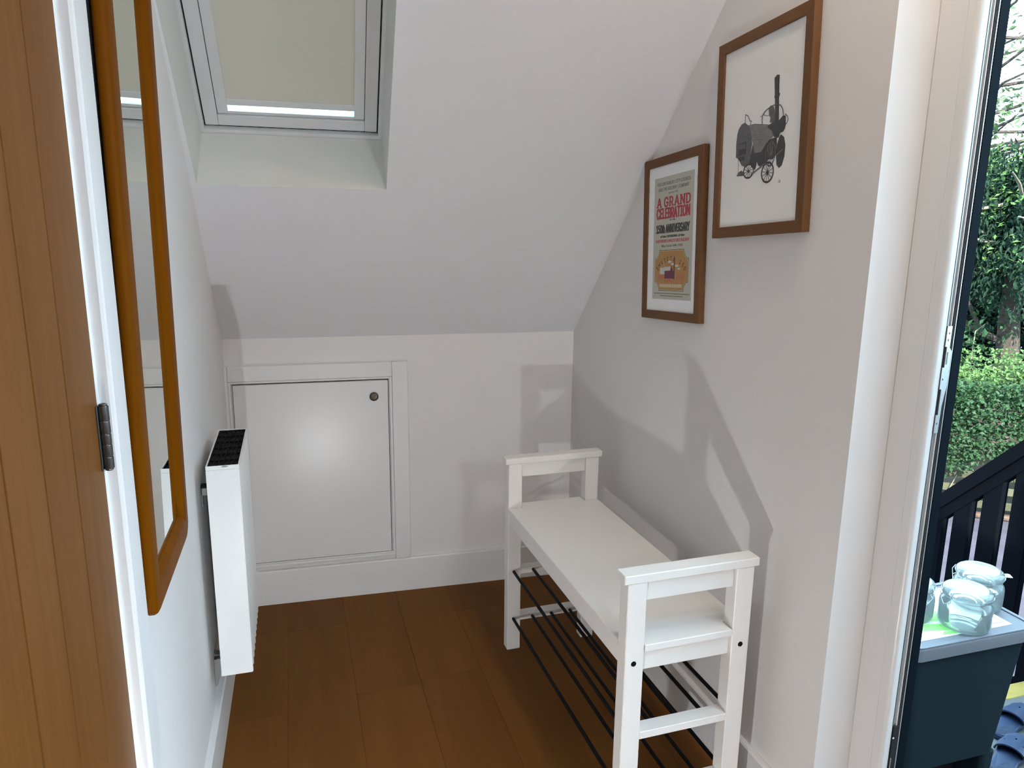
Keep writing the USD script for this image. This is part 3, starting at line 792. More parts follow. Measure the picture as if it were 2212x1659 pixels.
x0, y1_ = sheet_pt(0.055, 0.594); x1, y0_ = sheet_pt(0.930, 0.930)
bdg = sbox(x0, y0_, x1, y1_)
for cxx in (x0, x1):
    for cyy in (y0_, y1_):
        bdg = bdg.difference(Point(cxx, cyy).buffer(0.024, 8))
bd = thing('badge', None, None, parent=p1)
flat(bdg, 0.0066, 'ink_black', 'badge_outline', bd)
flat(bdg.buffer(-0.0014), 0.0067, 'ink_cream', 'badge_border', bd, 0.0003)
flat(bdg.buffer(-0.0030), 0.0068, 'ink_ochre', 'badge_field', bd, 0.00035)
bcx, bcy = (x0 + x1) / 2, (y0_ + y1_) / 2
# arched lettering
arch = []
txt = 'INVICTA 150'
for i, ch in enumerate(txt):
    if ch == ' ':
        continue
    a = math.radians(58 - 116 * i / (len(txt) - 1))
    mm = meshkit.text_mesh(ch, 0.0125, depth=0.0002, bold=True)
    b = mm.bounds
    mm.apply_translation([-(b[0, 0] + b[1, 0]) / 2, 0, 0])
    mm.apply_scale([0.85 if ch != 'I' else 1.0, 1, 1])
    mm.apply_transform(trimesh.transformations.rotation_matrix(a, [0, 0, 1]))
    mm.apply_translation([bcx - 0.082 * math.sin(a), bcy - 0.026 + 0.052 * math.cos(a) , 0.0071])
    arch.append(mm)
obj('lettering', xf(cat_(arch), M1), 'ink_brown', bd)
sx, sy0 = bcx, bcy
Z1, Z2 = 0.0071, 0.0073
flat(sbox(sx - 0.060, sy0 - 0.010, sx - 0.022, sy0 + 0.008).union(sbox(sx - 0.034, sy0 + 0.000, sx + 0.004, sy0 + 0.010)), Z1, 'ink_white', 'train_coach', bd, 0.0002)
flat(sbox(sx - 0.040, sy0 + 0.010, sx - 0.0375, sy0 + 0.026).union(sbox(sx - 0.056, sy0 + 0.008, sx - 0.0545, sy0 + 0.018)), Z1, 'ink_cream', 'train_funnel', bd, 0.0002)
flat(sbox(sx - 0.034, sy0 - 0.022, sx + 0.016, sy0 - 0.001).union(Polygon([(sx - 0.004, sy0 - 0.002), (sx + 0.004, sy0 + 0.014), (sx + 0.012, sy0 - 0.002)])), Z2, 'ink_maroon', 'train_body', bd, 0.0002)
flat(sbox(sx + 0.016, sy0 - 0.024, sx + 0.0215, sy0 + 0.034), Z2, 'ink_brown', 'train_chimney', bd, 0.0002)
flat(unary_union([Point(sx - 0.028 + 0.0165 * k, sy0 - 0.027).buffer(0.0062, 8).difference(Point(sx - 0.028 + 0.0165 * k, sy0 - 0.027).buffer(0.0042, 8)) for k in range(3)]), Z2, 'ink_faded_red', 'train_wheel', bd, 0.0002)
from shapely import affinity
flat(unary_union([affinity.scale(Point(sx + dx, sy0 + dy).buffer(1.0, 6), a, b) for dx, dy, a, b in ((-0.006, 0.0235, 0.010, 0.0036), (0.010, 0.017, 0.008, 0.003), (0.032, 0.012, 0.010, 0.0032), (0.044, 0.004, 0.007, 0.0025))]), Z2 + 0.0001, 'ink_white', 'steam_puff', bd, 0.0002)
for tx, dx in (('1830', -0.055), ('1980', 0.049)):
    mm = meshkit.text_mesh(tx, 0.011, depth=0.0002, bold=True); b = mm.bounds
    mm.apply_translation([-(b[0, 0] + b[1, 0]) / 2, 0, 0]); mm.apply_scale([0.034 / (b[1, 0] - b[0, 0]), 1, 1])
    mm.apply_translation([sx + dx, sy0 - 0.024, Z1]); obj('lettering', xf(mm, M1), 'ink_faded_red', bd)
# pale banner of small print and the two lines of fine print at the foot: too small to read, built as rows of small strokes
r2 = random.Random(3)


def fine_print(xa, xb, yc, hh, z, mt, parent):
    bl = []
    x = xa
    while x < xb:
        w = r2.uniform(0.004, 0.011)
        bl.append(sbox(x, yc - hh / 2, min(x + w, xb), yc + hh / 2)); x += w + 0.0016
    flat(unary_union(bl), z, mt, 'fine_print', parent, 0.0002)


fine_print(sx - 0.062, sx + 0.060, sy0 - 0.0415, 0.009, Z1, 'ink_cream', bd)
fine_print(SHL + 0.010, SHR - 0.008, SHT - 0.952 * SHH, 0.0022, 0.0066, 'ink_grey', p1)
fine_print(SHL + 0.045, SHR - 0.042, SHT - 0.972 * SHH, 0.0022, 0.0066, 'ink_grey', p1)

# pencil drawing of an early steam engine
p2, M2 = picture('framed_drawing', 'larger brown wooden frame holding a grey pencil drawing of an early steam engine', 1.42795, 1.55145, 0.2810, 0.3920, 0.0240, -0.0514)
dr = thing('engine_drawing', None, None, parent=p2)
ZD = [0.0061 + 0.0002 * k for k in range(8)]


def pg(name, pts, mt, lvl):
    flat(Polygon([(x / 1000, y / 1000) for x, y in pts]).buffer(0.0009), ZD[lvl], mt, name, dr, 0.0002, M2)


def stroke(name, pts, w, mt, lvl):
    flat(LineString([(x / 1000, y / 1000) for x, y in pts]).buffer(w / 2000, 4), ZD[lvl], mt, name, dr, 0.0002, M2)


def ring(name, cx_, cy_, a, b, w, mt, lvl, rot=0.0, spokes=0, hub=0.0):
    o = affinity.scale(Point(0, 0).buffer(1.0, 12), a, b)
    i = affinity.scale(Point(0, 0).buffer(1.0, 12), max(a - w * 0.8, 0.1), b - w)
    g = o.difference(i)
    for k in range(spokes):
        an = math.pi * 2 * k / spokes + 0.2
        g = g.union(LineString([(0, 0), ((a - w / 2) * math.cos(an), (b - w / 2) * math.sin(an))]).buffer(0.55, 2))
    if hub:
        g = g.union(Point(0, 0).buffer(hub, 8))
    g = affinity.translate(affinity.rotate(g, rot, origin=(0, 0)), cx_, cy_)
    flat(affinity.scale(g, 0.001, 0.001, origin=(0, 0)), ZD[lvl], mt, name, dr, 0.0002, M2)


pg('chimney', [(45, 101), (53, 105), (60, 103), (60, 89), (61, 67), (64, 66), (63, 62), (61, 60), (65, 10), (54, 12), (50, 60), (48, 61), (48, 64), (49, 67)], 'pencil_dark', 1)
pg('boiler', [(-40, 21), (-18, 20), (30, 10), (46, 2), (52, -6), (47, -18), (31, -23), (9, -42), (-13, -41), (-22, -18), (-30, 2)], 'pencil_light', 1)
pg('undercarriage', [(-21, -22), (-13, -41), (9, -42), (36, -22), (61, -21), (62, -35), (62, -55), (51, -63), (37, -61), (24, -73), (12, -73), (2, -70), (-5, -58), (-6, -68), (-10, -77), (-21, -71), (-33, -59), (-26, -42)], 'pencil_dark', 0)
pg('boiler_end', [(-55, 29), (-67, 27), (-76, 20), (-81, 9), (-84, -10), (-83, -41), (-74, -45), (-60, -61), (-46, -67), (-33, -64), (-28, -46), (-25, -20), (-30, 2), (-39, 19)], 'pencil_mid', 2)
pg('boiler_end', [(-57, 24), (-68, 21), (-76, 8), (-79, -10), (-78, -38), (-60, -40), (-42, -38), (-38, -14), (-41, 8)], 'pencil_dark', 3) if False else None
pg('fire_door', [(-74, -14), (-48, -13), (-46, -38), (-73, -39)], 'pencil_dark', 3)
pg('fire_door', [(-72, -16), (-61, -16), (-60, -25), (-72, -25)], 'pencil_mid', 4)
pg('fire_door', [(-59, -16), (-50, -16), (-49, -25), (-58, -25)], 'pencil_mid', 4)
pg('ash_pan', [(-74, -44), (-50, -43), (-52, -50), (-68, -51)], 'pencil_dark', 3)
pg('cylinder', [(30, 43), (36, 47), (46, 43), (50, 33), (53, 12), (37, 14), (38, 25), (34, 27)], 'pencil_mid', 2)
pg('front_gear', [(30, 7), (51, 13), (64, 10), (73, 15), (79, 19), (87, 17), (88, 4), (87, -6), (82, -12), (72, -13), (67, -22), (53, -18), (46, -5), (30, 5)], 'pencil_dark', 2)
pg('far_wheel', [(75, -18), (85, -25), (90, -40), (89, -63), (82, -80), (74, -84), (66, -77), (63, -59), (64, -35)], 'pencil_dark', 0)
pg('footplate', [(-78, -83), (-71, -77), (-61, -74), (-52, -80), (-53, -85)], 'pencil_mid', 1)
ring('wheel', 36, -89, 22, 22.5, 4.2, 'pencil_dark', 3, 8, 12, 4)
ring('wheel', -33, -78, 20, 16.5, 3.6, 'pencil_dark', 3, 0, 10, 3)
ring('wheel', 44, -52, 17, 26, 3.0, 'pencil_mid', 3, -6, 12, 5)
stroke('flywheel', [(10, 15), (8, 24), (9, 33), (16, 39), (26, 43), (40, 46), (56, 47), (69, 42), (75, 36), (78, 30), (80, 21)], 2.2, 'pencil_mid', 3)
stroke('flywheel', [(86, 21), (93, 16), (96, 9), (93, 3), (88, 0)], 1.8, 'pencil_mid', 1)
stroke('lever', [(-54, 29), (-54, 47), (-44, 42), (-36, 30), (-31, 29), (-34, 22)], 1.8, 'pencil_mid', 1)
stroke('lever', [(2, 31), (12, 34), (25, 29), (38, 30)], 1.2, 'pencil_mid', 4)
for a, b in (((73, -19), (62, -44)), ((63, -58), (85, -48)), ((-16, -86), (15, -75)), ((34, -34), (36, -51)), ((41, -30), (46, -53)), ((50, -30), (50, -53)), ((30, -69), (12, -73))):
    stroke('rod', [a, b], 1.7, 'pencil_light', 5)
stroke('rod', [(-75, -46), (-73, -80)], 0.9, 'pencil_mid', 1)
stroke('rod', [(-22, -86), (15, -73)], 2.6, 'pencil_mid', 4)
for y in (-2, -12):
    stroke('boiler_seam', [(-29, y), (20, y - 6)], 0.7, 'pencil_mid', 2)
stroke('signature', [(76, -106), (74, -116), (80, -109), (79, -116), (77, -111), (82, -114)], 0.5, 'pencil_light', 0)

# ------------------------------------------------------------------ added pendant that fills the room with light (behind the photographer)
lp = thing('pendant_lamp', 'round white globe pendant added unseen in the hall as fill light', 'lamp', (0.84, -1.30, ZC))
obj('ceiling_rose', lathe([(0, -0.03), (0.03, -0.028), (0.045, -0.006), (0.045, 0.0), (0, 0.0)], 32), 'lamp_body', lp, smooth=40)
obj('cord', tube((0, 0, -0.03), (0, 0, -0.37), 0.003, 8), 'lamp_body', lp)
obj('globe', trimesh.creation.icosphere(3, 0.11).apply_translation([0, 0, -0.48]), 'lamp_white', lp, smooth=True)
for sx_, sy2 in ((0.84, 0.60), (0.84, 0.98)):
    sp = thing('downlight', 'small round recessed ceiling spot, the one ' + ('nearer the hall' if sy2 < 0.7 else 'nearer the sloping ceiling'), 'lamp', (sx_, sy2, ZC), group='recessed ceiling spots')
    obj('bezel', lathe([(0.030, -0.004), (0.041, -0.003), (0.042, 0.0), (0.030, 0.0), (0.030, -0.004)], 32), 'lamp_body', sp, smooth=40)
    obj('lens', lathe([(0, -0.002), (0.030, -0.002), (0.030, -0.0005), (0, -0.0005)], 32), 'spot_glow', sp)
# lamp added for a low sun glint: bench shadows rise, the hatch mirrors it
fl_ = thing('floor_light', 'small round light added on the floor in place of a sun glint', 'lamp', (-0.040, 0.525, 0.0))
obj('base', lathe([(0, 0), (0.032, 0), (0.032, 0.008), (0.016, 0.014), (0, 0.014)], 32), 'lamp_body', fl_)
obj('bulb', trimesh.creation.icosphere(3, 0.017).apply_translation([0, 0, 0.030]), 'floor_glow', fl_, smooth=True)

# ------------------------------------------------------------------ outside: landing, stairs, railing
ZLD = -0.06
ld = thing('landing', 'grey outside landing with a yellow nosing at the stair head', 'landing', kind=ST)
obj('slab', bx(1.166, 2.26, -0.9, 1.452, ZLD - 0.12, ZLD), 'landing_grey', ld)
obj('nosing', bx(1.166, 2.26, 1.4522, 1.512, ZLD - 0.12, ZLD + 0.001, 0.003), 'nosing_yellow', ld, label='yellow painted step edge')
for k in range(10):
    obj('tread', bx(1.17, 2.26, 1.512 + 0.23 * k, 1.512 + 0.23 * (k + 1) + 0.02, ZLD - 0.235 * (k + 1) - 0.04, ZLD - 0.235 * (k + 1), 0.003), 'landing_grey', ld)
rl_ = thing('stair_railing', 'black railing of broad balusters beside the outside stairs', 'railing')
RXA = 2.185


def rail_z(y):
    return 0.842 - 1.03 * (y - 1.5)


def sloped(y0, y1, dz0, dz1, x0, x1, c=0.0):
    pts = [(x, y, rail_z(y) + d) for x in (x0, x1) for y in (y0, y1) for d in (dz0, dz1)]
    hv, hf = hull_(pts)
    return trimesh.Trimesh(hv, hf)


obj('handrail', cat_([sloped(1.40, 3.0, -0.052, 0.0, RXA - 0.005, RXA + 0.055), sloped(1.40, 3.0, 0.0, 0.012, RXA + 0.008, RXA + 0.042)]), 'rail_black', rl_)
obj('under_rail', sloped(1.40, 3.0, -0.100, -0.0525, RXA + 0.008, RXA + 0.042), 'rail_black', rl_)
obj('bottom_rail', sloped(1.40, 3.0, -0.92, -0.86, RXA + 0.005, RXA + 0.045), 'rail_black', rl_)
yc = 1.418
while yc < 2.95:
    obj('baluster', bx(RXA + 0.012, RXA + 0.038, yc - 0.0325, yc + 0.0325, rail_z(yc) - 0.90, rail_z(yc) - 0.03, 0.002), 'rail_black', rl_)
    yc += 0.1005
obj('newel', bx(RXA - 0.02, RXA + 0.07, 1.29, 1.38, ZLD - 0.1, 1.06, 0.004), 'rail_black', rl_)
rl2 = thing('landing_railing', 'black railing along the outer edge of the landing', 'railing')
obj('handrail', bx(RXA - 0.005, RXA + 0.055, -0.9, 1.288, 0.93, 0.99, 0.006), 'rail_black', rl2)
obj('bottom_rail', bx(RXA + 0.005, RXA + 0.045, -0.9, 1.288, 0.03, 0.08, 0.004), 'rail_black', rl2)
yc = 1.20
while yc > -0.85:
    obj('baluster', bx(RXA + 0.012, RXA + 0.038, yc - 0.0325, yc + 0.0325, 0.08, 0.93, 0.002), 'rail_black', rl2)
    yc -= 0.1005

# ------------------------------------------------------------------ bin on the landing
bi = thing('recycling_bin', 'dark slate plastic bin with a pale grey lid, on the landing by the door', 'bin', (1.487, 1.265, ZLD))
BWX, BDY, BHT = 0.370, 0.235, 0.452


def loft(rings):
    """rings: list of (points n x 3); closes with caps at both ends"""
    n = len(rings[0])
    v = np.vstack(rings); f = []
    for k in range(len(rings) - 1):
        for i in range(n):
            j = (i + 1) % n
            f += [[k * n + i, k * n + j, (k + 1) * n + j], [k * n + i, (k + 1) * n + j, (k + 1) * n + i]]
    for k, flip in ((0, True), (len(rings) - 1, False)):
        for i in range(1, n - 1):
            t = [k * n, k * n + i, k * n + i + 1]
            f.append(t[::-1] if flip else t)
    m = trimesh.Trimesh(v, f, process=False)
    trimesh.repair.fix_normals(m)
    return m


def rring(w, d, r, z, n=6):
    p = np.array(rrect(w, d, r, n).exterior.coords)[:-1]
    return np.column_stack([p, np.full(len(p), z)])


body = loft([rring(BWX * 0.80, BDY * 0.84, 0.03, 0.13), rring(BWX * 0.96, BDY * 0.96, 0.03, BHT - 0.0085)])
obj('body', body, 'bin_grey', bi, smooth=40)
# foot: two side skirts and a back skirt leave the hand hollow at the front
fw_, fd_ = BWX * 0.80, BDY * 0.84
obj('foot', cat_([loft([rring(0.034, fd_ * 0.96, 0.012, 0.0), rring(0.040, fd_, 0.012, 0.1305)]).apply_translation([s * (fw_ / 2 - 0.020), 0, 0]) for s in (-1, 1)] + [bx(-fw_ / 2 + 0.03, fw_ / 2 - 0.03, -fd_ * 0.1, fd_ * 0.45, 0.0, 0.13)]), 'bin_grey', bi)
obj('hand_hollow', bx(-fw_ / 2 + 0.036, fw_ / 2 - 0.036, -fd_ * 0.12, -fd_ * 0.1, 0.002, 0.13), 'gap_black', bi)
lid_o = rrect(BWX + 0.012, BDY + 0.012, 0.034, 8)
lid_i = rrect(BWX - 0.038, BDY - 0.038, 0.022, 8)
ml = cat_([loft([rring(BWX + 0.004, BDY + 0.004, 0.032, -0.008), rring(BWX + 0.012, BDY + 0.012, 0.034, -0.004), rring(BWX + 0.012, BDY + 0.012, 0.034, 0.022), rring(BWX + 0.006, BDY + 0.006, 0.033, 0.0265)]).apply_translation([0, 0, BHT]),
           extr(rrect(BWX + 0.008, BDY + 0.008, 0.033, 8).difference(rrect(BWX - 0.012, BDY - 0.012, 0.024, 8)), 0.0035).apply_translation([0, 0, BHT + 0.026])])
obj('lid', ml, 'lid_grey', bi, smooth=40)
ZTOP = ZLD + BHT + 0.0266
# sheet with green print lying in the lid's recess, glass jars standing on it
sh2 = thing('printed_sheet', 'white sheet with green print lying on the bin lid under the jars', 'sheet', (1.475, 1.268, ZTOP))
obj('paper', bx(-0.150, 0.150, -0.096, 0.096, 0.0, 0.0012), 'paper_white', sh2)
gp = []
for a in ([(-0.10, -0.06), (-0.02, -0.075), (0.03, -0.085), (0.045, -0.07), (-0.02, -0.05), (-0.09, -0.035)], [(-0.14, -0.02), (-0.06, -0.03), (-0.05, -0.01), (-0.13, 0.01)], [(-0.05, -0.088), (0.0, -0.092), (0.01, -0.084), (-0.04, -0.08)], [(-0.145, -0.07), (-0.11, -0.082), (-0.105, -0.07), (-0.14, -0.05)], [(-0.03, -0.03), (0.02, -0.04), (0.03, 0.0), (-0.02, 0.0)]):
    gp.append(Polygon(a).buffer(0.004).buffer(-0.002))
m = extr(unary_union(gp), 0.0003); m.apply_translation([0, 0, 0.0012]); obj('green_print', m, 'paper_green', sh2)
m = extr(LineString([(0.095, -0.082), (0.138, -0.082), (0.138, 0.085)]).buffer(0.0006), 0.0003); m.apply_translation([0, 0, 0.0012]); obj('border_line', m, 'ink_grey', sh2)


def jar_mesh(prof, n=48):
    return lathe([(r_, z_ * 0.88) for r_, z_ in prof], n)


JR = 0.0565
jar_prof = [(0, 0.003), (JR * 0.78, 0.0), (JR * 0.93, 0.004), (JR, 0.016), (JR * 1.0, 0.058), (JR * 0.97, 0.070), (JR * 0.88, 0.079), (JR * 0.83, 0.084), (JR * 0.83, 0.0885), (JR * 0.92, 0.0895), (JR * 0.92, 0.095), (JR * 0.80, 0.0965),
            (JR * 0.76, 0.0945), (JR * 0.76, 0.082), (JR * 0.90, 0.070), (JR * 0.945, 0.056), (JR * 0.945, 0.018), (JR * 0.86, 0.0075), (0, 0.0075)]
lid_prof = [(0, 0.1015), (JR * 0.80, 0.0985), (JR * 0.93, 0.0985), (JR * 0.945, 0.103), (JR * 0.90, 0.108), (JR * 0.80, 0.1125), (JR * 0.66, 0.1135), (JR * 0.60, 0.1105), (0, 0.1095)]


def make_jar(label, loc, rz):
    t = thing('glass_jar', label, 'jar', loc, rz, group='clip-top jars on the bin lid')
    obj('jar_body', jar_mesh(jar_prof), 'jar_glass', t, smooth=50)
    obj('jar_lid', jar_mesh(lid_prof), 'jar_glass', t, smooth=50)
    obj('seal_ring', lathe([(JR * 0.80, 0.0850), (JR * 0.97, 0.0848), (JR * 0.97, 0.0866), (JR * 0.80, 0.0866)], 40), 'jar_glass', t, smooth=40)
    obj('pull_tab', bx(JR * 0.93, JR * 1.25, -0.010, 0.010, 0.0846, 0.0868, 0.0008), 'paper_white', t)
    a = np.linspace(0, 2 * math.pi, 33)
    wire = [(JR * 0.865 * math.cos(q), JR * 0.865 * math.sin(q), 0.0760) for q in a]
    obj('neck_wire', pipe(wire, 0.0008, 5), 'zinc', t)
    w = []
    for s in (-1, 1):
        w.append(pipe([(-JR * 0.80, s * 0.016, 0.0760), (-JR * 0.98, s * 0.016, 0.070), (-JR * 1.02, s * 0.016, 0.086), (-JR * 0.9, s * 0.016, 0.0965)], 0.0009, 5))
    w.append(pipe([(-JR * 0.98, -0.016, 0.070), (-JR * 1.05, 0, 0.061), (-JR * 0.98, 0.016, 0.070)], 0.0009, 5))
    obj('clip', cat_(w), 'zinc', t)
    return t


ZJ = ZTOP + 0.0015
j1 = make_jar('clear glass clip-top jar at the front of the bin lid, nearest the landing', (1.503, 1.200, ZJ), -0.15)
dup(j1, (1.622, 1.270, ZJ), -0.5, 'clear glass clip-top jar at the back of the lid, its white seal tab sticking out')
dup(j1, (1.412, 1.278, ZJ), 1.5, 'clear glass clip-top jar half hidden by the black door frame')

# ------------------------------------------------------------------ sandals
def make_sandal(label, loc, rz):
    """heel at the origin, toe towards +x"""
    t = thing('pool_sandal', label, 'sandal', loc, rz)
    def sc(q):
        return q.copy().apply_scale(0.74)
    out = Polygon([(0.0, -0.018), (0.012, -0.032), (0.05, -0.037), (0.11, -0.034), (0.17, -0.043), (0.21, -0.050), (0.25, -0.042), (0.272, -0.018), (0.272, 0.012), (0.25, 0.036), (0.20, 0.046), (0.12, 0.037), (0.05, 0.036), (0.012, 0.031), (0.0, 0.018)]).buffer(0.012, 6).buffer(-0.010, 6)

    def rg(poly, z, curl=0.0):
        p = np.array(poly.exterior.coords)[:-1]
        return np.column_stack([p, z + curl * np.maximum(0, p[:, 0] - 0.18) ** 2 * 6])
    n = 72

    def res(poly):
        return Polygon([poly.exterior.interpolate(i / n, normalized=True).coords[0] for i in range(n)])
    o1, o2, o3 = res(out.buffer(-0.006)), res(out), res(out.buffer(-0.005))
    obj('sole', sc(loft([rg(o1, 0.0, 0.3), rg(o2, 0.006, 0.3), rg(o2, 0.022, 0.3), rg(o3, 0.025, 0.3)])), 'sandal_blue', t, smooth=40)
    ft = extr(out.buffer(-0.009), 0.0012); ft.apply_translation([0, 0, 0.0245])
    rings = [ft]
    obj('footbed', sc(ft), 'sandal_footbed', t)
    rr = [LineString(np.array(affinity.scale(Point(0.045, 0).buffer(1.0, 16), 0.008 * k, 0.006 * k).exterior.coords)).buffer(0.0007) for k in range(1, 5)]
    m = extr(unary_union(rr), 0.0006); m.apply_translation([0, 0, 0.0257]); obj('footbed_rib', sc(m), 'sandal_dark', t)
    # strap: an arch over the instep with round holes
    xs = np.linspace(0.125, 0.235, 12); th = np.linspace(math.radians(8), math.radians(172), 24)
    v, f = [], []
    for layer, dr_ in ((0, 0.0), (1, -0.006)):
        for i, x in enumerate(xs):
            hw = 0.052 - 0.25 * max(0, x - 0.2) + dr_
            ht = 0.052 - 0.16 * (x - 0.125) + dr_
            skew = -0.018 * (abs(i / 11 - 0.5) * 2) ** 2 if False else 0.0
            for a_ in th:
                v.append((x + skew + 0.012 * (1 - math.sin(a_)) * (1 if i < 6 else -1), hw * math.cos(a_), 0.012 + ht * math.sin(a_) ** 0.8))
    n1, n2 = len(xs), len(th)
    holes = set()
    for (hi, hj) in ((5, 6), (5, 16), (8, 11)):
        holes.add((hi, hj))
    for i in range(n1 - 1):
        for j in range(n2 - 1):
            if (i, j) in holes:
                continue
            a_, b_, c_, d_ = i * n2 + j, i * n2 + j + 1, (i + 1) * n2 + j + 1, (i + 1) * n2 + j
            f += [[a_, b_, c_], [a_, c_, d_]]
            o_ = n1 * n2
            f += [[o_ + c_, o_ + b_, o_ + a_], [o_ + d_, o_ + c_, o_ + a_]]
    def rim(seq):
        o_ = n1 * n2
        for p_, q_ in zip(seq[:-1], seq[1:]):
            f.extend([[p_, q_, o_ + q_], [p_, o_ + q_, o_ + p_]])
    rim([j for j in range(n2)]); rim([(n1 - 1) * n2 + j for j in range(n2)])
    for (hi, hj) in holes:
        a_, b_, c_, d_ = hi * n2 + hj, hi * n2 + hj + 1, (hi + 1) * n2 + hj + 1, (hi + 1) * n2 + hj
        rim([a_, b_, c_, d_, a_])
    st = trimesh.Trimesh(v, f, process=False)
    obj('strap', sc(st), 'sandal_blue', t, smooth=50)
    return t


s1 = make_sandal('blue plastic sandal on the landing, nearer to the bin', (1.714, 1.208, ZLD), 0.44)
dup(s1, (1.848, 1.325, ZLD), 0.34, 'blue plastic sandal on the landing, nearer to the yellow step edge')

# ------------------------------------------------------------------ yard, fence, ivy, trees
ZG = -2.5
obj('ground', bx(1.2, 40, -14, 40, ZG - 0.1, ZG), 'tarmac', label='grey tarmac yard below the stairs', cat='ground', kind=ST)
ft_ = np.array([0.824, -0.567, 0.0]); fn_ = np.array([0.567, 0.824, 0.0]); FO = np.array([9.10, 7.29, ZG])
Mf = basis(FO, ft_, fn_, np.array([0, 0, 1.0]))
m = xf(bx(-6, 6, -0.10, 9.0, -0.05, 0.02), Mf)
obj('verge', m, 'soil', label='dark bare soil behind the fence', cat='ground', kind=ST)
obj('kerb', xf(bx(-6, 6, -0.16, -0.05, 0.0, 0.07, 0.02), Mf), 'kerb_brown', label='brown leaf litter and kerb along the foot of the fence', cat='kerb', kind=ST)
fe = thing('board_fence', 'weathered fence of horizontal boards half covered in ivy', 'fence')
for k in range(-2, 4):
    obj('post', xf(bx(1.8 * k - 0.75, 1.8 * k - 0.65, 0.012, 0.11, 0, 1.62, 0.004), Mf), 'fence_wood', fe)
r5 = random.Random(5)
for bay in range(-2, 3):
    for i in range(7):
        a = 1.8 * bay - 0.70; dz = r5.uniform(-0.008, 0.008)
        obj('board', xf(bx(a + 0.004, a + 1.796, -0.012, 0.011, 0.11 + 0.212 * i + dz, 0.215 + 0.212 * i + dz, 0.003), Mf), 'fence_wood', fe)


def leaves(centers, normals, size, r, ratio=1.5, fold=0.25, axis=None):
    """one folded leaf (two quads) at every centre"""
    n = len(centers)
    t = r.normal(size=(n, 3)) * (1.0 if axis is None else 0.35)
    nn = normals / np.linalg.norm(normals, axis=1, keepdims=True)
    a = np.cross(nn, t) if axis is None else (t + axis) - nn * ((t + axis) * nn).sum(1, keepdims=True)
    a /= np.linalg.norm(a, axis=1, keepdims=True)
    b = np.cross(nn, a)
    s = (size * r.uniform(0.6, 1.3, n))[:, None]
    w = s / ratio
    tip, base = centers + a * s, centers - a * s
    l, rr_ = centers + b * w + nn * s * fold, centers - b * w + nn * s * fold
    v = np.stack([base, l, tip, rr_], 1).reshape(-1, 3)
    k = np.arange(n)[:, None] * 4
    f = np.concatenate([k + [[0, 1, 2]], k + [[0, 2, 3]]])
    return trimesh.Trimesh(v, f, process=False)


def foliage_box(n, lo, hi, size, r, M, bias=(0, -0.6, 0.6), ratio=1.5, keep=None):
    p = r.uniform(lo, hi, (n, 3))
    if keep is not None:
        p = p[keep(p)]
    nn = r.normal(size=p.shape) * 0.7 + np.array(bias)
    return xf(leaves(p, nn, size, r, ratio), M)


def ivy_keep(p):
    top = 1.86 + 0.25 * meshkit.fbm(np.column_stack([p[:, 0] * 1.1, p[:, 0] * 0, p[:, 0] * 0 + 3]), 3, 4)
    bot = 0.62 + 1.5 * (meshkit.fbm(np.column_stack([p[:, 0] * 1.7, p[:, 0] * 0, p[:, 0] * 0 + 9]), 3, 8) - 0.42)
    clump = meshkit.fbm(np.column_stack([p[:, 0] * 5.0, p[:, 1] * 5.0, p[:, 2] * 5.0]), 3, 15)
    return (p[:, 2] < top) & (p[:, 2] > bot) & (clump > 0.30 + 0.20 * np.clip((1.45 - p[:, 2]) / 0.8, 0, 1))


iv = thing('ivy', 'green ivy sprawling over the top of the board fence', 'ivy', kind='stuff')
obj('leaf_mass', foliage_box(30000, (-3.2, -0.36, 0.4), (3.2, 0.02, 2.2), 0.030, np.random.default_rng(11), Mf, keep=ivy_keep), 'ivy_leaf', iv)
hd = thing('hedge', 'bright yellow-green hedge along the top of the fence', 'hedge', kind='stuff')
obj('leaf_mass', foliage_box(19000, (-3.2, -0.10, 1.55), (3.2, 0.75, 2.30), 0.032, np.random.default_rng(12), Mf, bias=(0, -0.4, 0.9),
                             keep=lambda p: p[:, 2] < 1.82 + 0.75 * meshkit.fbm(np.column_stack([p[:, 0] * 1.4, p[:, 1] * 1.4, p[:, 0] * 0 + 5]), 3, 2)), 'hedge_leaf', hd)
tw = []
r6 = random.Random(6)
for k in range(26):
    a = r6.uniform(-2.5, 2.5); z = r6.uniform(0.05, 0.25)
    q = [np.array([a, -0.05 + r6.uniform(-0.05, 0.05), z])]
    for s_ in range(3):
        q.append(q[-1] + np.array([r6.uniform(-0.12, 0.12), r6.uniform(-0.03, 0.03), r6.uniform(0.1, 0.28)]))
    tw.append(pipe(q, 0.006, 4))
obj('dry_stems', xf(cat_(tw), Mf), 'twig_pale', label='thin dry stems standing against the fence boards', cat='stems', kind='stuff')


def limb(points, radii, n=8):
    ms = []
    for i in range(len(points) - 1):
        a, b = np.asarray(points[i], float), np.asarray(points[i + 1], float)
        d = b - a; d /= np.linalg.norm(d)
        e1 = np.cross(d, [0.3, 0.5, 0.8]); e1 /= np.linalg.norm(e1); e2 = np.cross(d, e1)
        ang = np.linspace(0, 2 * math.pi, n, endpoint=False)
        c = np.cos(ang)[:, None] * e1 + np.sin(ang)[:, None] * e2
        v = np.vstack([a + c * radii[i], b + c * radii[i + 1]])
        f = []
        for k in range(n):
            j = (k + 1) % n
            f += [[k, j, n + j], [k, n + j, n + k]]
        ms.append(trimesh.Trimesh(v, f, process=False))
        ms.append(trimesh.creation.icosphere(1, radii[i + 1]).apply_translation(b))
    return cat_(ms)


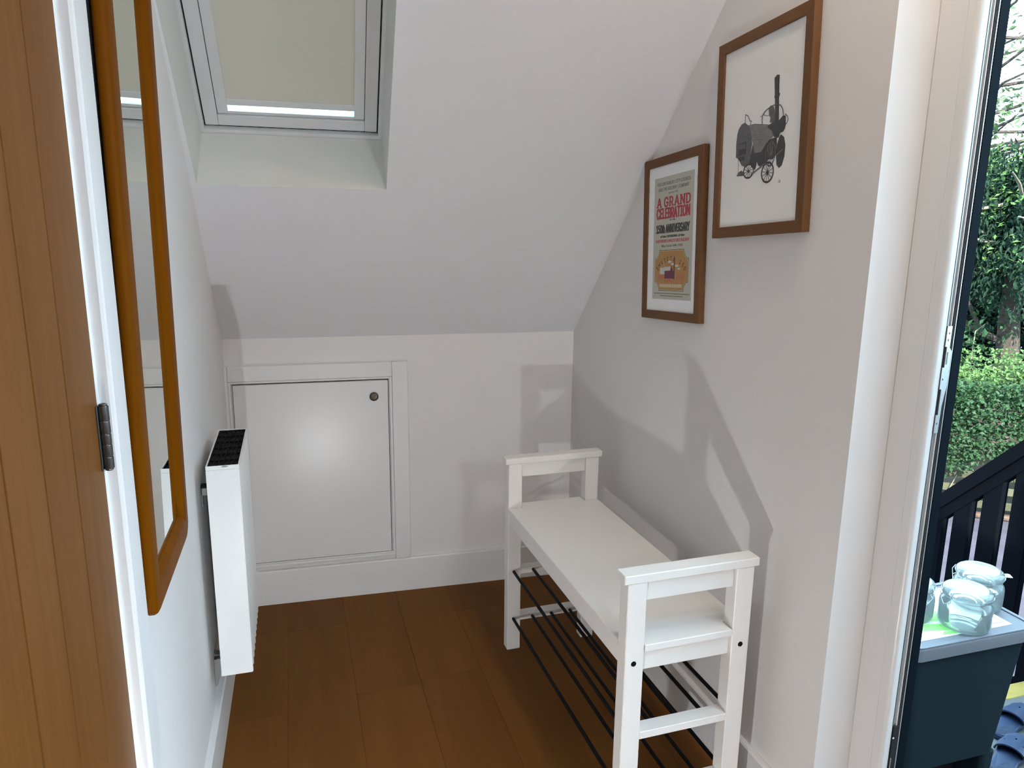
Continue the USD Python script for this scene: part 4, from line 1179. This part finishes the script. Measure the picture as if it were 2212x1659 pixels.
TR = np.array([12.6, 10.0, ZG])        # foot of the yew
yw = thing('yew_tree', 'dark green drooping conifer behind the ivy fence', 'tree', TR)
obj('trunk', limb([(0, 0, 0), (0.02, 0.0, 1.6), (-0.05, 0.05, 2.6), (0.0, 0.1, 4.0), (0.05, 0.1, 5.2)], [0.24, 0.20, 0.17, 0.11, 0.04]), 'bark', yw)
obj('limb', limb([(0.0, -0.02, 1.62), (-0.16, 0.08, 1.98), (-0.45, 0.26, 2.12), (-0.75, 0.50, 2.38), (-1.15, 0.85, 2.55)], [0.085, 0.07, 0.055, 0.042, 0.02]), 'bark', yw)
obj('limb', limb([(-0.42, 0.22, 2.10), (-0.62, 0.32, 2.5), (-0.72, 0.45, 2.95)], [0.045, 0.035, 0.015]), 'bark', yw)
rt = np.random.default_rng(21)
cs, ns, tips, tn, br = [], [], [], [], []
for k in range(520):
    h = rt.uniform(3.15, 5.35)
    az = rt.uniform(0, 2 * math.pi)
    R_ = (2.8 - 0.55 * (h - 2.9)) * rt.uniform(0.35, 1.0)
    c0 = np.array([0.55 + R_ * math.cos(az), 0.45 + R_ * math.sin(az), h + 0.07 * R_])
    out_ = np.array([math.cos(az), math.sin(az), 0])
    ln_ = rt.uniform(0.45, 1.0)
    m_ = 85
    s = rt.uniform(0, 1, m_)
    p = c0 + out_ * (0.25 * s[:, None]) + np.array([0, 0, -1.0]) * (s[:, None] ** 1.4 * ln_) + rt.normal(size=(m_, 3)) * 0.085
    cs.append(p); ns.append(rt.normal(size=(m_, 3)) * 0.5 + out_ + [0, 0, 0.5])
    q = c0 + out_ * 0.12 + rt.normal(size=(16, 3)) * [0.16, 0.16, 0.07]
    tips.append(q); tn.append(rt.normal(size=(16, 3)) * 0.5 + out_ * 0.5 + [0, 0, 1.0])
obj('drooping_sprays', leaves(np.vstack(cs), np.vstack(ns), 0.062, rt, 3.0, axis=np.array([0, 0, -1.0])), 'yew_leaf', yw, kind='stuff')
obj('pale_tips', leaves(np.vstack(tips), np.vstack(tn), 0.055, rt, 2.4), 'yew_tip', yw, kind='stuff')
for k in range(16):
    h = rt.uniform(3.2, 5.6); az = rt.uniform(2.6, 5.2)
    a = np.array([0.5 * math.cos(az), 0.5 * math.sin(az), h])
    b = a + np.array([1.7 * math.cos(az), 1.7 * math.sin(az), rt.uniform(-0.1, 0.5)])
    obj('branch', limb([a, (a + b) / 2 + rt.normal(size=3) * 0.12, b], [0.035, 0.026, 0.010], 6), 'twig_pale', yw)
# bare twiggy shrub between the fence and the yew
sb = thing('bare_shrub', 'bare twiggy shrub rising beside the conifer trunk', 'shrub', TR + np.array([-1.35, 0.1, 0.0]))
r8 = np.random.default_rng(8)
bl = []
for k in range(12):
    q = [np.array([r8.uniform(-0.5, 0.5), r8.uniform(-0.5, 0.5), 0.8])]
    dd_ = np.array([r8.uniform(-0.3, 0.3), r8.uniform(-0.3, 0.3), 1.0])
    for s_ in range(4):
        q.append(q[-1] + dd_ * 0.33 + r8.normal(size=3) * 0.09)
    bl.append(limb(q, [0.02, 0.017, 0.013, 0.010, 0.005], 5))
obj('twigs', cat_(bl), 'twig_pale', sb)
rs_ = np.random.default_rng(31)
pp_ = rs_.normal(size=(700, 3)) * [0.55, 0.55, 0.45] + [0, 0, 2.0]
obj('leaf_cluster', leaves(pp_, rs_.normal(size=pp_.shape) + [0, -0.4, 0.8], 0.06, rs_, 1.5), 'ivy_leaf', sb, kind='stuff')


def loose_tree(label, foot, h0, h1, rad, n, seed, size=0.10, leafm='far_leaf'):
    r = np.random.default_rng(seed)
    t = thing('broadleaf_tree', label, 'tree', foot)
    obj('trunk', limb([(0, 0, 0), (0.05, 0.05, h0), (0.0, 0.1, h1)], [0.2, 0.15, 0.04]), 'bark', t)
    P_, N_, B_ = [], [], []
    for k in range(n):
        az = r.uniform(0, 2 * math.pi); h = r.uniform(h0, h1)
        a = np.array([0, 0.05, h * 0.9]); R_ = rad * r.uniform(0.5, 1.0)
        b = np.array([R_ * math.cos(az), R_ * math.sin(az), h + r.uniform(-0.3, 0.4)])
        B_.append(limb([a, (a + b) / 2 + r.normal(size=3) * 0.2, b], [0.045, 0.025, 0.008], 5))
        p = b + r.normal(size=(45, 3)) * [0.42, 0.42, 0.20]
        P_.append(p); N_.append(r.normal(size=p.shape) * 0.6 + [0, -0.3, 1.0])
    obj('branches', cat_(B_), 'bark', t)
    obj('leaf_canopy', leaves(np.vstack(P_), np.vstack(N_), size, r, 1.8), leafm, t, kind='stuff')


loose_tree('tall loose tree with open pale green crown against the sky', np.array([15.0, 13.6, ZG]), 4.6, 9.5, 3.2, 66, 41, 0.085)
loose_tree('dense dark tree closing the view behind the conifer', np.array([15.5, 15.5, ZG]), 0.8, 4.4, 3.6, 230, 42, 0.13, 'yew_leaf')
loose_tree('dense dark tree farther right behind the conifer', np.array([19.5, 12.0, ZG]), 0.8, 4.8, 3.8, 230, 43, 0.13, 'yew_leaf')
